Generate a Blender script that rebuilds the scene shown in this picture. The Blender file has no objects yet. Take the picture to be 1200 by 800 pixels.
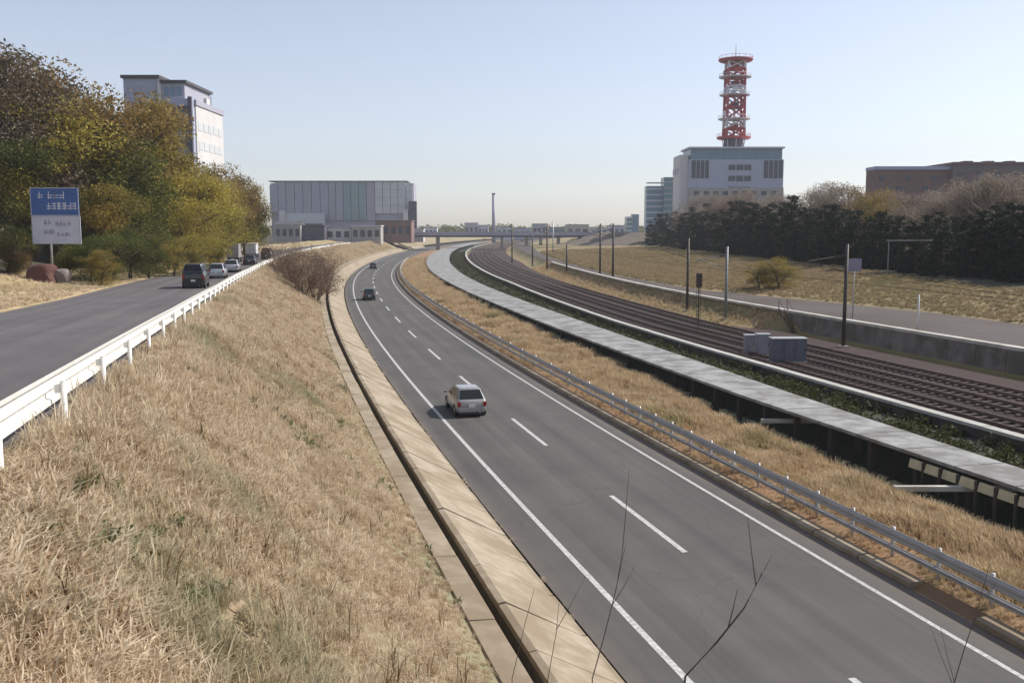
import bpy, bmesh, math, random
import numpy as np
from mathutils import Vector, Matrix
PI = math.pi
R = math.radians
random.seed(7)
rng = np.random.default_rng(7)
scene = bpy.context.scene
C = scene.collection

# ------------------------------------------------------------------ camera, sky, sun, exposure
F_PX, PITCH, CAM_H = 1133.0, math.atan(132 / 1133.0), 10.0
cam = bpy.data.cameras.new('camera')
cam.sensor_width = 36.0
cam.lens = 36.0 * F_PX / 1200.0
cam.clip_start = 0.1
cam.clip_end = 12000
camo = bpy.data.objects.new('camera', cam)
C.objects.link(camo)
camo.location = (0, 0, CAM_H)
camo.rotation_euler = (PI / 2 - PITCH, 0, 0)
scene.camera = camo

SUN_EL, SUN_AZ = R(42), R(70)
world = bpy.data.worlds.new('World')
scene.world = world
world.use_nodes = True
wn = world.node_tree
for n in list(wn.nodes):
    wn.nodes.remove(n)
sky = wn.nodes.new('ShaderNodeTexSky')
sky.sky_type = 'NISHITA'
sky.sun_disc = False
sky.sun_elevation = SUN_EL
sky.sun_rotation = SUN_AZ
sky.altitude = 100
sky.air_density = 1.0
sky.dust_density = .7
sky.ozone_density = 2.5
hsv = wn.nodes.new('ShaderNodeHueSaturation')
hsv.inputs['Saturation'].default_value = 0.56
bg = wn.nodes.new('ShaderNodeBackground')
bg.inputs[1].default_value = 0.102
wo = wn.nodes.new('ShaderNodeOutputWorld')
wn.links.new(sky.outputs[0], hsv.inputs['Color'])
tint = wn.nodes.new('ShaderNodeMix'); tint.data_type = 'RGBA'; tint.blend_type = 'MULTIPLY'
tint.inputs[0].default_value = 1.0; tint.inputs[7].default_value = (.965, .95, 1.0, 1)
wn.links.new(hsv.outputs[0], tint.inputs[6])
wn.links.new(tint.outputs[2], bg.inputs[0])
wn.links.new(bg.outputs[0], wo.inputs[0])

sun = bpy.data.lights.new('sun', 'SUN')
sun.energy = 3.6
sun.angle = R(0.6)
sun.color = (1.0, 0.94, 0.86)
suno = bpy.data.objects.new('sun', sun)
C.objects.link(suno)
sd = Vector((math.sin(SUN_AZ) * math.cos(SUN_EL), math.cos(SUN_AZ) * math.cos(SUN_EL), math.sin(SUN_EL)))
suno.rotation_euler = sd.to_track_quat('Z', 'Y').to_euler()
suno.location = (60, 20, 80)

scene.view_settings.view_transform = 'Standard'
scene.view_settings.look = 'None'
scene.view_settings.gamma = 1
scene.view_settings.exposure = 0.6
scene.render.engine = 'CYCLES'
scene.cycles.max_bounces = 6
scene.cycles.transparent_max_bounces = 8
scene.cycles.volume_bounces = 0

# ------------------------------------------------------------------ small helpers
def tag(o, label=None, cat=None, group=None, kind=None):
    if label: o['label'] = label
    if cat: o['category'] = cat
    if group: o['group'] = group
    if kind: o['kind'] = kind
    return o

def link(name, me, parent=None, m=None):
    o = bpy.data.objects.new(name, me)
    C.objects.link(o)
    if parent is not None: o.parent = parent
    if m is not None and me is not None and len(me.materials) == 0:
        me.materials.append(m)
    return o

def empty(name, loc=(0, 0, 0), rz=0.0, sc=1.0):
    o = bpy.data.objects.new(name, None)
    C.objects.link(o)
    o.location = loc
    o.rotation_euler = (0, 0, rz)
    o.scale = (sc, sc, sc) if not hasattr(sc, '__len__') else sc
    o.empty_display_size = 0.3
    return o

def copy_tree(o, parent=None):
    c = o.copy()
    C.objects.link(c)
    c.parent = parent
    for ch in [k for k in bpy.data.objects if k.parent == o]:
        copy_tree(ch, c)
    return c

class MB:
    """collects boxes, tubes and lofts into one mesh"""
    def __init__(s):
        s.v, s.f = [], []
    def poly(s, vs, fs):
        b = len(s.v)
        s.v += [tuple(p) for p in vs]
        s.f += [tuple(i + b for i in f) for f in fs]
        return s
    def box(s, x0, x1, y0, y1, z0, z1):
        return s.poly([(x0,y0,z0),(x1,y0,z0),(x1,y1,z0),(x0,y1,z0),(x0,y0,z1),(x1,y0,z1),(x1,y1,z1),(x0,y1,z1)],
                      [(0,3,2,1),(4,5,6,7),(0,1,5,4),(1,2,6,5),(2,3,7,6),(3,0,4,7)])
    def tube(s, pts, rad, n=6, cap=True):
        pts = [Vector(p) for p in pts]
        if not hasattr(rad, '__len__'): rad = [rad] * len(pts)
        vs, fs = [], []
        for i, p in enumerate(pts):
            d = (pts[min(i+1, len(pts)-1)] - pts[max(i-1, 0)])
            d = d.normalized() if d.length > 1e-9 else Vector((0,0,1))
            a = d.cross(Vector((0,0,1)) if abs(d.z) < .9 else Vector((1,0,0))).normalized()
            b = d.cross(a)
            for k in range(n):
                t = 2*PI*k/n
                vs.append(p + (a*math.cos(t) + b*math.sin(t)) * rad[i])
        for i in range(len(pts)-1):
            for k in range(n):
                k2 = (k+1) % n
                fs.append((i*n+k, i*n+k2, (i+1)*n+k2, (i+1)*n+k))
        if cap:
            fs.append(tuple(range(n))[::-1])
            fs.append(tuple((len(pts)-1)*n + k for k in range(n)))
        return s.poly(vs, fs)
    def loft(s, secs, closed=False, caps=False):
        n = len(secs[0]); vs = [p for q in secs for p in q]; fs = []
        for i in range(len(secs)-1):
            for k in range(n if closed else n-1):
                k2 = (k+1) % n
                fs.append((i*n+k, i*n+k2, (i+1)*n+k2, (i+1)*n+k))
        if caps:
            fs.append(tuple(range(n))[::-1]); fs.append(tuple((len(secs)-1)*n+k for k in range(n)))
        return s.poly(vs, fs)
    def mesh(s, name, m=None, smooth=False):
        me = bpy.data.meshes.new(name)
        me.from_pydata([tuple(p) for p in s.v], [], s.f)
        if m: me.materials.append(m)
        if smooth: me.polygons.foreach_set('use_smooth', [True]*len(me.polygons))
        me.update()
        return me
    def build(s, name, m, parent=None, smooth=False, bevel=0.0, fixn=False):
        me = s.mesh(name, m, smooth)
        if fixn or bevel:
            bm = bmesh.new(); bm.from_mesh(me)
            bmesh.ops.recalc_face_normals(bm, faces=bm.faces)
            if bevel:
                bmesh.ops.bevel(bm, geom=bm.edges[:], offset=bevel, segments=2, affect='EDGES', profile=.6)
            bm.to_mesh(me); bm.free()
            if smooth: me.polygons.foreach_set('use_smooth', [True]*len(me.polygons))
        return link(name, me, parent)

# ------------------------------------------------------------------ materials
def new_mat(name):
    m = bpy.data.materials.new(name)
    m.use_nodes = True
    nt = m.node_tree
    b = nt.nodes['Principled BSDF']
    return m, nt, b

def noise(nt, vec, scale, detail=4, rough=.6):
    n = nt.nodes.new('ShaderNodeTexNoise')
    n.inputs['Scale'].default_value = scale
    n.inputs['Detail'].default_value = detail
    n.inputs['Roughness'].default_value = rough
    if vec is not None: nt.links.new(vec, n.inputs['Vector'])
    return n.outputs['Fac']

def ramp(nt, fac, stops):
    r = nt.nodes.new('ShaderNodeValToRGB')
    e = r.color_ramp.elements
    while len(e) < len(stops): e.new(0.5)
    for k, (p, c) in enumerate(stops):
        e[k].position = p
        e[k].color = (*c, 1) if len(c) == 3 else c
    nt.links.new(fac, r.inputs[0])
    return r.outputs[0]

def mix(nt, fac, a, b, mode='MIX'):
    n = nt.nodes.new('ShaderNodeMix')
    n.data_type = 'RGBA'; n.blend_type = mode
    for sock, v in ((n.inputs[0], fac), (n.inputs[6], a), (n.inputs[7], b)):
        if hasattr(v, 'links'): nt.links.new(v, sock)
        elif isinstance(v, (int, float)): sock.default_value = v
        else: sock.default_value = (*v, 1)
    return n.outputs[2]

def math_node(nt, op, a, b=None, clamp=False):
    n = nt.nodes.new('ShaderNodeMath'); n.operation = op; n.use_clamp = clamp
    for i, v in enumerate((a, b)):
        if v is None: continue
        if hasattr(v, 'links'): nt.links.new(v, n.inputs[i])
        else: n.inputs[i].default_value = v
    return n.outputs[0]

def M(name, c1, c2=None, scale=3.0, rough=.7, metal=0.0, bump=0.0, bscale=None, stops=None, coat=0.0, spec=None, big=None):
    """plain procedural material: two-tone noise on world position plus fine bump"""
    m, nt, b = new_mat(name)
    b.inputs['Roughness'].default_value = rough
    b.inputs['Metallic'].default_value = metal
    if coat: b.inputs['Coat Weight'].default_value = coat
    if spec is not None: b.inputs['Specular IOR Level'].default_value = spec
    geo = nt.nodes.new('ShaderNodeNewGeometry')
    pos = geo.outputs['Position']
    if c2 is None: c2 = tuple(x*.82 for x in c1)
    f = noise(nt, pos, scale, 5)
    col = ramp(nt, f, stops or [(.32, c1), (.68, c2)])
    if big:
        col = mix(nt, ramp(nt, noise(nt, pos, big[0], 3), [(.4, (0,0,0)), (.62, (1,1,1))]), col, big[1])
    nt.links.new(col, b.inputs['Base Color'])
    if bump:
        bn = nt.nodes.new('ShaderNodeBump')
        bn.inputs['Strength'].default_value = bump
        bn.inputs['Distance'].default_value = 0.02
        nt.links.new(noise(nt, pos, bscale or scale*8, 6), bn.inputs['Height'])
        nt.links.new(bn.outputs[0], b.inputs['Normal'])
    return m

def asphalt(name, base, lanes):
    m, nt, b = new_mat(name)
    b.inputs['Roughness'].default_value = .82
    uv = nt.nodes.new('ShaderNodeUVMap')
    geo = nt.nodes.new('ShaderNodeNewGeometry')
    pos = geo.outputs['Position']
    lo = tuple(x*.86 for x in base); hi = tuple(x*1.14 for x in base)
    col = ramp(nt, noise(nt, pos, 90, 3), [(.3, lo), (.7, hi)])
    # long streaks of wear along the road
    mp = nt.nodes.new('ShaderNodeMapping')
    mp.inputs['Scale'].default_value = (1.6, .03, 1)
    nt.links.new(uv.outputs[0], mp.inputs[0])
    st = ramp(nt, noise(nt, mp.outputs[0], 1.0, 5), [(.32, (.74,.74,.74)), (.68, (1.2,1.19,1.17))])
    col = mix(nt, .8, col, st, 'MULTIPLY')
    bl = ramp(nt, noise(nt, pos, .22, 5), [(.36, (.84,.84,.85)), (.65, (1.12,1.11,1.09))])
    col = mix(nt, .8, col, bl, 'MULTIPLY')
    spw = nt.nodes.new('ShaderNodeSeparateXYZ'); nt.links.new(uv.outputs[0], spw.inputs[0])
    wob = math_node(nt, 'ADD', spw.outputs[0], math_node(nt, 'MULTIPLY', noise(nt, pos, .12, 2), .5))
    wv = math_node(nt, 'SINE', math_node(nt, 'MULTIPLY', wob, 2*PI/1.83))
    wt_ = ramp(nt, math_node(nt, 'ADD', math_node(nt, 'MULTIPLY', wv, .5), .5), [(.1, (.93,.93,.93)), (.9, (1.06,1.06,1.055))])
    col = mix(nt, .8, col, wt_, 'MULTIPLY')
    st2 = ramp(nt, noise(nt, pos, 1.1, 7, .8), [(.66, (1,1,1)), (.74, (.78,.77,.76))])
    col = mix(nt, .7, col, st2, 'MULTIPLY')
    # dirt along the left shoulder and the right gutter
    sp = nt.nodes.new('ShaderNodeSeparateXYZ'); nt.links.new(uv.outputs[0], sp.inputs[0])
    u = math_node(nt, 'ADD', sp.outputs[0], math_node(nt, 'MULTIPLY', noise(nt, pos, 1.3, 6), .7))
    l = math_node(nt, 'SUBTRACT', 1.0, math_node(nt, 'MULTIPLY', math_node(nt, 'ABSOLUTE', math_node(nt, 'SUBTRACT', u, lanes[0])), 1.1), True)
    r = math_node(nt, 'SUBTRACT', 1.0, math_node(nt, 'MULTIPLY', math_node(nt, 'ABSOLUTE', math_node(nt, 'SUBTRACT', u, lanes[1])), 1.8), True)
    d = math_node(nt, 'MULTIPLY', math_node(nt, 'MAXIMUM', l, r), .75)
    col = mix(nt, d, col, (.17, .135, .105))
    # hairline cracks sealed in tar
    vo = nt.nodes.new('ShaderNodeTexVoronoi'); vo.feature = 'DISTANCE_TO_EDGE'
    vo.inputs['Scale'].default_value = .16
    mp2 = nt.nodes.new('ShaderNodeMapping'); mp2.inputs['Scale'].default_value = (1, .6, 1)
    nt.links.new(pos, mp2.inputs[0])
    dist = nt.nodes.new('ShaderNodeVectorMath'); dist.operation = 'ADD'
    nz = nt.nodes.new('ShaderNodeTexNoise'); nz.inputs['Scale'].default_value = .8
    nt.links.new(pos, nz.inputs['Vector'])
    nt.links.new(mp2.outputs[0], dist.inputs[0]); nt.links.new(nz.outputs['Color'], dist.inputs[1])
    nt.links.new(dist.outputs[0], vo.inputs['Vector'])
    ck = ramp(nt, vo.outputs['Distance'], [(.0, (1,1,1)), (.004, (0,0,0))])
    col = mix(nt, math_node(nt, 'MULTIPLY', ck, .35), col, (.03,.03,.03))
    nt.links.new(col, b.inputs['Base Color'])
    bn = nt.nodes.new('ShaderNodeBump'); bn.inputs['Strength'].default_value = .4; bn.inputs['Distance'].default_value = .01
    nt.links.new(noise(nt, pos, 160, 3), bn.inputs['Height']); nt.links.new(bn.outputs[0], b.inputs['Normal'])
    return m

def paint(name, base):
    m, nt, b = new_mat(name)
    b.inputs['Roughness'].default_value = .6
    geo = nt.nodes.new('ShaderNodeNewGeometry')
    w = ramp(nt, noise(nt, geo.outputs['Position'], 7, 8, .75), [(.4, base), (.62, tuple(x*.5 for x in base))])
    nt.links.new(w, b.inputs['Base Color'])
    return m

def foliage(name, dark, mid, light, hue_shift=.03):
    """per-leaf tone attribute, plus object random"""
    m, nt, b = new_mat(name)
    b.inputs['Roughness'].default_value = .65
    b.inputs['Specular IOR Level'].default_value = .25
    at = nt.nodes.new('ShaderNodeAttribute'); at.attribute_name = 'tone'
    oi = nt.nodes.new('ShaderNodeObjectInfo')
    t = math_node(nt, 'ADD', at.outputs['Fac'], math_node(nt, 'MULTIPLY', math_node(nt, 'SUBTRACT', oi.outputs['Random'], .5), .3))
    col = ramp(nt, t, [(.05, dark), (.5, mid), (.95, light)])
    hs = nt.nodes.new('ShaderNodeHueSaturation')
    nt.links.new(math_node(nt, 'ADD', .5 - hue_shift/2, math_node(nt, 'MULTIPLY', oi.outputs['Random'], hue_shift)), hs.inputs['Hue'])
    nt.links.new(col, hs.inputs['Color'])
    nt.links.new(hs.outputs[0], b.inputs['Base Color'])
    tr = nt.nodes.new('ShaderNodeBsdfTranslucent')
    nt.links.new(hs.outputs[0], tr.inputs['Color'])
    ms = nt.nodes.new('ShaderNodeMixShader'); ms.inputs[0].default_value = .35
    out = nt.nodes['Material Output']
    nt.links.new(b.outputs[0], ms.inputs[1]); nt.links.new(tr.outputs[0], ms.inputs[2])
    nt.links.new(ms.outputs[0], out.inputs['Surface'])
    return m

def grass_mat(name, stops, greens, patch=.25):
    """dry grass: colour by instance place, by instance and by blade"""
    m, nt, b = new_mat(name)
    b.inputs['Roughness'].default_value = .7
    b.inputs['Specular IOR Level'].default_value = .2
    oi = nt.nodes.new('ShaderNodeObjectInfo')
    at = nt.nodes.new('ShaderNodeAttribute'); at.attribute_name = 'tone'
    loc = oi.outputs['Location']
    t = math_node(nt, 'ADD', math_node(nt, 'MULTIPLY', noise(nt, loc, .8, 5), .55),
                  math_node(nt, 'ADD', math_node(nt, 'MULTIPLY', oi.outputs['Random'], .25), math_node(nt, 'MULTIPLY', at.outputs['Fac'], .2)))
    col = ramp(nt, t, stops)
    g = ramp(nt, noise(nt, loc, patch, 5, .65), [(.545, (0,0,0)), (.68, (1,1,1))])
    gg = math_node(nt, 'MULTIPLY', g, math_node(nt, 'ADD', .4, math_node(nt, 'MULTIPLY', oi.outputs['Random'], .6)))
    col = mix(nt, gg, col, greens)
    nt.links.new(col, b.inputs['Base Color'])
    tr = nt.nodes.new('ShaderNodeBsdfTranslucent'); nt.links.new(col, tr.inputs['Color'])
    ms = nt.nodes.new('ShaderNodeMixShader'); ms.inputs[0].default_value = .4
    nt.links.new(b.outputs[0], ms.inputs[1]); nt.links.new(tr.outputs[0], ms.inputs[2])
    nt.links.new(ms.outputs[0], nt.nodes['Material Output'].inputs['Surface'])
    return m

MT = {
 'asphalt': asphalt('asphalt_motorway', (0.085,0.0802,0.0746), (-1.4, 8.6)),
 'asphalt_side': asphalt('asphalt_side_road', (0.111,0.102,0.102), (-21.6, -12.4)),
 'asphalt_far': M('asphalt_service', (0.0765,0.0618,0.0566), (0.0954,0.0766,0.0672), .8, .9, bump=.4, big=(.12,(0.0675,0.0522,0.041))),
 'line': paint('road_paint_white', (.60,.59,.56)),
 'concrete': M('concrete_pale', (0.598,0.572,0.507), (0.468,0.442,0.39), 1.2, .85, bump=.3, big=(.5,(0.39,0.364,0.299))),
 'concrete_tan': M('concrete_weathered_tan', (0.378,0.317,0.23), (0.292,0.238,0.169), 2.2, .9, bump=.5, big=(.55,(0.238,0.186,0.12))),
 'concrete_grey': M('concrete_grey', (0.425,0.374,0.323), (0.315,0.274,0.232), .8, .85, bump=.3),
 'concrete_wall': M('concrete_wall_stained', (.25,.225,.195), (.17,.15,.13), .9, .9, bump=.4, big=(.6,(.12,.105,.085))),
 'concrete_dark': M('concrete_dark_shade', (.09,.075,.06), (.055,.048,.04), 2, .9),  # dark concrete; on the gutter sheet and coping base it stands for shade
 'deck': M('deck_concrete', (.36,.358,.35), (.25,.25,.245), 1.6, .85, bump=.5, big=(.7,(.17,.165,.15))),
 'coping': M('coping_concrete', (0.46,0.45,0.41), (0.36,0.35,0.31), 1.3, .85, bump=.3),
 'soil_slope': M('dry_slope_soil', (0.349,0.257,0.163), (0.245,0.188,0.117), 1.6, .95, bump=.9, bscale=14, big=(.28,(0.219,0.208,0.117))),
 'soil_median': M('dry_median_soil', (0.324,0.189,0.0922), (0.238,0.135,0.0648), 1.4, .95, bump=.8, bscale=10, big=(.3,(0.216,0.14,0.0756))),
 'soil_verge': M('dry_verge', (0.468,0.351,0.208), (0.351,0.26,0.143), .9, .95, bump=.6, big=(.15,(0.26,0.208,0.091))),
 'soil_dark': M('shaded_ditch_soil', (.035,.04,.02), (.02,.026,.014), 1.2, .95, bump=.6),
 'soil_right': M('dry_bank_soil', (0.325,0.234,0.12), (0.247,0.179,0.0888), .35, .95, bump=.5, big=(.05,(0.195,0.167,0.0624))),
 'bank_brown': M('brown_scrub_bank', (.16,.125,.095), (.10,.085,.06), .35, .95, bump=.6),
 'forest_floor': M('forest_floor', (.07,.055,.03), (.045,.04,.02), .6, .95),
 'ballast': M('railway_ballast', (0.046,0.0227,0.0177), (0.0296,0.0148,0.0117), 6, .95, bump=1.0, bscale=40, big=(.15,(0.0296,0.0153,0.0124))),
 'rail_steel': M('rail_steel', (0.285,0.204,0.168), (0.19,0.128,0.104), 2, .45, metal=.7),
 'sleeper': M('concrete_sleeper', (0.0714,0.05,0.042), (0.0546,0.0375,0.0319), 4, .9),
 'white_rail': M('white_painted_steel', (.78,.77,.73), (.66,.65,.60), 2.5, .45, bump=.1),
 'zinc': M('galvanised_steel', (0.474,0.475,0.47), (0.372,0.37,0.368), 2.0, .5, metal=.35),
 'dark_steel': M('dark_painted_steel', (.075,.062,.055), (.05,.042,.038), 2, .6, metal=.3),
 'grey_steel': M('grey_steel', (.24,.25,.25), (.18,.19,.19), 2, .55, metal=.3),
 'rust': M('rusty_brown_steel', (.10,.055,.04), (.065,.04,.03), 3, .7),
 'bark': M('bark', (.11,.085,.065), (.065,.05,.04), 6, .9),
 'twig': M('bare_twigs', (0.24,0.173,0.128), (0.165,0.12,0.09), 3, .9),
 'twig_red': M('reddish_twigs', (0.21,0.14,0.0893), (0.137,0.0918,0.063), 2, .9),
 'twig_pale': M('pale_twigs', (0.312,0.258,0.198), (0.228,0.186,0.144), 2, .9),
 'twig_dark': M('dark_twigs', (0.1,0.08,0.066), (0.06,0.05,0.04), 5, .9),
 'leaf_olive': foliage('leaves_olive', (0.117,0.106,0.025), (0.284,0.226,0.0457), (0.533,0.372,0.0833), .03),
 'leaf_dark': foliage('leaves_dark_green', (0.0338,0.0478,0.0117), (0.0983,0.108,0.0205), (0.211,0.194,0.0365)),
 'leaf_brown': foliage('leaves_russet', (0.102,0.073,0.0242), (0.226,0.157,0.047), (0.355,0.245,0.0805), .03),
 'leaf_taupe': foliage('leaves_taupe', (0.112,0.087,0.0533), (0.204,0.161,0.105), (0.294,0.239,0.161), .02),
 'leaf_yellow': foliage('leaves_yellow_green', (0.136,0.116,0.0202), (0.291,0.241,0.0461), (0.465,0.365,0.0864)),
 'leaf_green': foliage('leaves_fresh_green', (0.0345,0.0427,0.0102), (0.0805,0.095,0.0187), (0.161,0.162,0.034)),
 'leaf_cedar': foliage('needles_dark', (0.0026,0.00801,0.00267), (0.00607,0.0175,0.00533), (0.013,0.0306,0.00839), .02),
 'leaf_bud': foliage('twigs_and_buds', (.12,.09,.065), (.24,.19,.145), (.36,.30,.235), .02),
 'leaf_bush': foliage('bush_buds', (.09,.06,.045), (.17,.115,.085), (.26,.19,.14), .02),
 'leaf_strip': foliage('leaves_strip_shrub', (0.0186,0.0231,0.0072), (0.062,0.0693,0.021), (0.149,0.145,0.048)),
 'tyre': M('tyre_rubber', (.02,.02,.02), (.03,.03,.03), 8, .8),
 'rim': M('alloy_rim', (.45,.45,.46), (.38,.38,.39), 5, .3, metal=.8),
 'glass_car': M('car_glass', (.018,.022,.026), (.022,.026,.03), 2, .22, spec=.18),
 'plastic': M('black_plastic', (.025,.025,.027), (.035,.035,.037), 5, .6),
 'tail': M('tail_lamp_red', (.30,.02,.015), (.25,.015,.01), 5, .25),
 'lampglass': M('lamp_glass', (.6,.62,.63), (.5,.52,.53), 5, .15),
 'plate': M('number_plate', (.7,.7,.68), (.62,.62,.6), 5, .5),
 'car_white': M('car_paint_white', (0.299,0.295,0.282), (0.28,0.275,0.266), 1.5, .3, coat=.6),
 'car_black': M('car_paint_black', (.012,.014,.018), (.016,.018,.022), 1.5, .25, coat=.7),
 'car_navy': M('car_paint_navy', (.025,.03,.04), (.03,.036,.045), 1.5, .25, coat=.7),
 'car_silver': M('car_paint_silver', (.45,.47,.50), (.40,.42,.45), 1.5, .3, metal=.4, coat=.5),
 'car_red': M('car_paint_red', (.36,.05,.04), (.32,.045,.035), 1.5, .3, coat=.5),
 'van_grey': M('truck_box_grey', (.30,.29,.29), (.25,.245,.25), 1, .5),
 'sign_blue': M('sign_blue', (.035,.10,.30), (.05,.12,.31), 1.5, .5),
 'sign_white': M('sign_white', (.58,.58,.66), (.5,.5,.58), 1.5, .5),
 'sign_ink': M('sign_lettering_grey', (.22,.2,.26), (.28,.25,.32), 3, .6),
 'brick_red': M('red_brown_stone', (0.125,0.05,0.04), (0.085,0.0375,0.03), 2, .85),
 'bld_grey': M('cladding_grey', (0.388,0.388,0.454), (0.338,0.338,0.397), .15, .6),
 'bld_grey2': M('cladding_light_grey', (0.564,0.584,0.605), (0.499,0.522,0.542), .15, .6),
 'bld_violet': M('cladding_violet_grey', (0.414,0.445,0.555), (0.352,0.384,0.481), .2, .6),
 'bld_white': M('cladding_white', (0.634,0.616,0.598), (0.563,0.546,0.528), .3, .6),
 'bld_beige': M('cladding_beige', (0.384,0.355,0.326), (0.326,0.307,0.288), .3, .7),
 'bld_teal': M('glass_teal', (0.156,0.273,0.28), (0.117,0.221,0.234), .4, .25),
 'bld_blue': M('glass_blue_grey', (0.169,0.26,0.338), (0.13,0.215,0.286), .3, .3),
 'bld_mauve': M('cladding_mauve_grey', (0.367,0.378,0.408), (0.32,0.329,0.36), .2, .6),
 'bld_green': M('glass_grey_green', (0.267,0.351,0.358), (0.224,0.301,0.316), .4, .35),
 'cab_blue': M('cabinet_blue_grey', (.115,.12,.15), (.09,.095,.12), 1.5, .6),
 'cab_pale': M('cabinet_pale', (.30,.30,.32), (.22,.22,.25), 1.5, .6),
 'sunlit_straw': M('sunlit_patch_straw', (.60,.54,.36), (.48,.42,.27), 2.5, .8),
 'bld_dark': M('glass_dark', (.05,.055,.08), (.07,.075,.10), .5, .2),
 'bld_band': M('band_dark_violet', (.09,.085,.12), (.075,.07,.10), .5, .6),
 'bld_brown': M('wall_red_brown', (0.228,0.145,0.125), (0.182,0.113,0.103), .25, .8),
 'bld_brown2': M('wall_grey_brown', (0.192,0.158,0.149), (0.163,0.134,0.125), .25, .8),
 'roof_dark': M('roof_dark', (.09,.09,.10), (.07,.07,.08), .5, .8),
 'red_white_red': M('tower_red', (.42,.045,.06), (.36,.04,.05), .5, .5),
 'tower_white': M('tower_white', (.66,.63,.66), (.58,.56,.6), .5, .5),
 'violet_sign': M('violet_panel', (0.257,0.232,0.312), (0.211,0.191,0.26), 1, .6),
 'orange': M('marker_orange', (.5,.16,.04), (.45,.13,.03), 3, .6),
}

# ------------------------------------------------------------------ the corridor: everything runs parallel to the motorway's left edge line
_SY = np.array([-60,0,21,40,80,110,150,180,225,270,365,430,600,1000,3000.])
_SL = np.array([-.285,-.270,-.262,-.252,-.224,-.203,-.175,-.150,-.108,-.078,-.040,-.01,.06,.15,.3])
_gy = np.arange(-60, 1500, 1.0)
_gs = np.interp(_gy, _SY, _SL)
_gx = np.concatenate([[0], np.cumsum((_gs[1:] + _gs[:-1]) / 2)])
_gx += 3.8 - np.interp(21, _gy, _gx)
def cx(s): return np.interp(s, _gy, _gx)
def sl(s): return np.interp(s, _gy, _gs)
def W(off, s, z=0.0):
    c, d = float(cx(s)), float(sl(s)); h = math.hypot(1, d)
    return (c + off/h, s - off*d/h, z)
def heading(s):                       # rotation about Z that turns local +Y along the road
    return math.atan2(-float(sl(s)), 1.0)
def inv(x, y):                        # world -> (offset, s)
    s = y
    for _ in range(12):
        d = float(sl(s)); h = math.hypot(1, d)
        off = (x - float(cx(s))) * h * 1.0
        # distance along normal
        off = ((x - float(cx(s))) - (y - s) * d) / h
        s = s + ((y - s) + (x - float(cx(s))) * d) / (h*h)
    return off, s

def zl(s):                            # side road level
    return float(np.interp(s, [-60, 14, 40, 67, 108, 160, 300, 1500], [8.4, 7.02, 6.2, 5.52, 4.95, 4.7, 4.6, 4.6]))
def off_edge(s): return float(np.interp(s, [-60, 42, 56, 80, 1500], [14.0, 14.0, 15.0, 15.3, 15.3]))
def off_deck_l(s): return float(np.interp(s, [-60, 25, 34, 45, 1500], [16.3, 16.1, 15.9, 15.6, 15.6]))
def off_deck_r(s): return float(np.interp(s, [-60, 30, 45, 60, 90, 150, 220, 300, 1500], [18.0, 18.1, 18.4, 18.95, 19.6, 20.3, 21.6, 22.2, 22.2]))
def off_cop(s): return float(np.interp(s, [-60, 50, 90, 120, 160, 220, 300, 1500], [22.9, 22.9, 23.4, 24.6, 26.2, 27.2, 27.5, 28.]))
def off_foot(s): return float(np.interp(s, [-60, 80, 92, 118, 160, 240, 400, 1500], [54, 54, 52, 46, 46.5, 51, 57, 60]))
def off_tree(s): return float(np.interp(s, [-60, 90, 104, 148, 230, 372, 1500], [66, 66, 70, 79, 87, 95, 100]))
def off_wall(s): return float(np.interp(s, [-60, 110, 138, 183, 286, 1500], [40, 40, 41, 43.6, 48, 50]))
def wallk(s): return float(np.interp(s, [-60, 83, 90, 1500], [0, 0, 1, 1]))
def bank(s): return float(np.interp(s, [-60, 30, 60, 170, 230, 260, 1500], [3, 3.5, 4.5, 4.5, 2.5, 0.2, 0]))

def columns(s):
    z = zl(s); k = wallk(s); cp = off_cop(s); ed = off_edge(s); ow = off_wall(s); dr = off_deck_r(s)
    return [(-900, z+bank(s)*1.3), (-300, z+bank(s)*1.3), (-75, z+bank(s)*1.3), (-45, z+bank(s)), (-30, z+.75+bank(s)*.08), (-26, z+.25), (-21.75, z+.02), (-21.5, z-.12), (-12.6, z-.12),
            (-12.45, z-.02), (-11.4, z-.08), (-5.0, 1.42), (-4.72, 1.30), (-4.5, .6), (-1.55, -.3), (-1.3, -.12), (8.3, -.12), (8.5, -.05), (8.9, .12),
            (10.2, .22), (ed-.6, .12), (ed, -.05), (ed+.9, -.95), (dr-.1, -.9), (dr+.7, .30), (cp-.2, .38), (cp+.1, .1), (cp+.7, -.05), (ow-1.6-3.0*k, -.05),
            (ow-.9-2.6*k, -.02), (ow-.3-.9*k, .02+.8*k), (ow+.15, 1.9), (ow+.6, 1.96), (off_foot(s)-1.5, 2.0), (off_foot(s), 2.2), (off_tree(s)-1, 3.7), (off_tree(s)+6, 4.0), (off_tree(s)+50, 6.5), (900, 7)]
ROUGH = [(-300, .2), (-30, .15), (-24, .06), (-21.9, 0), (-12.2, 0), (-11.2, .14), (-6.2, .14), (-5.1, 0), (9.3, 0), (10.4, .08), (13.2, .10), (14.5, .0), (40.6, 0), (62, .0), (64, .15), (900, .3)]
def relief(x, y):
    return (np.sin(x*1.9 + 1.3*np.sin(y*.8)) * np.sin(y*1.55 + 1.7*np.sin(x*.7)) * .55 + np.sin(x*4.3 + y*2.2 + 2*np.sin(y*1.9)) * .25 + np.sin(x*.6 - y*.43) * .6)
GULLY = []
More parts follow.
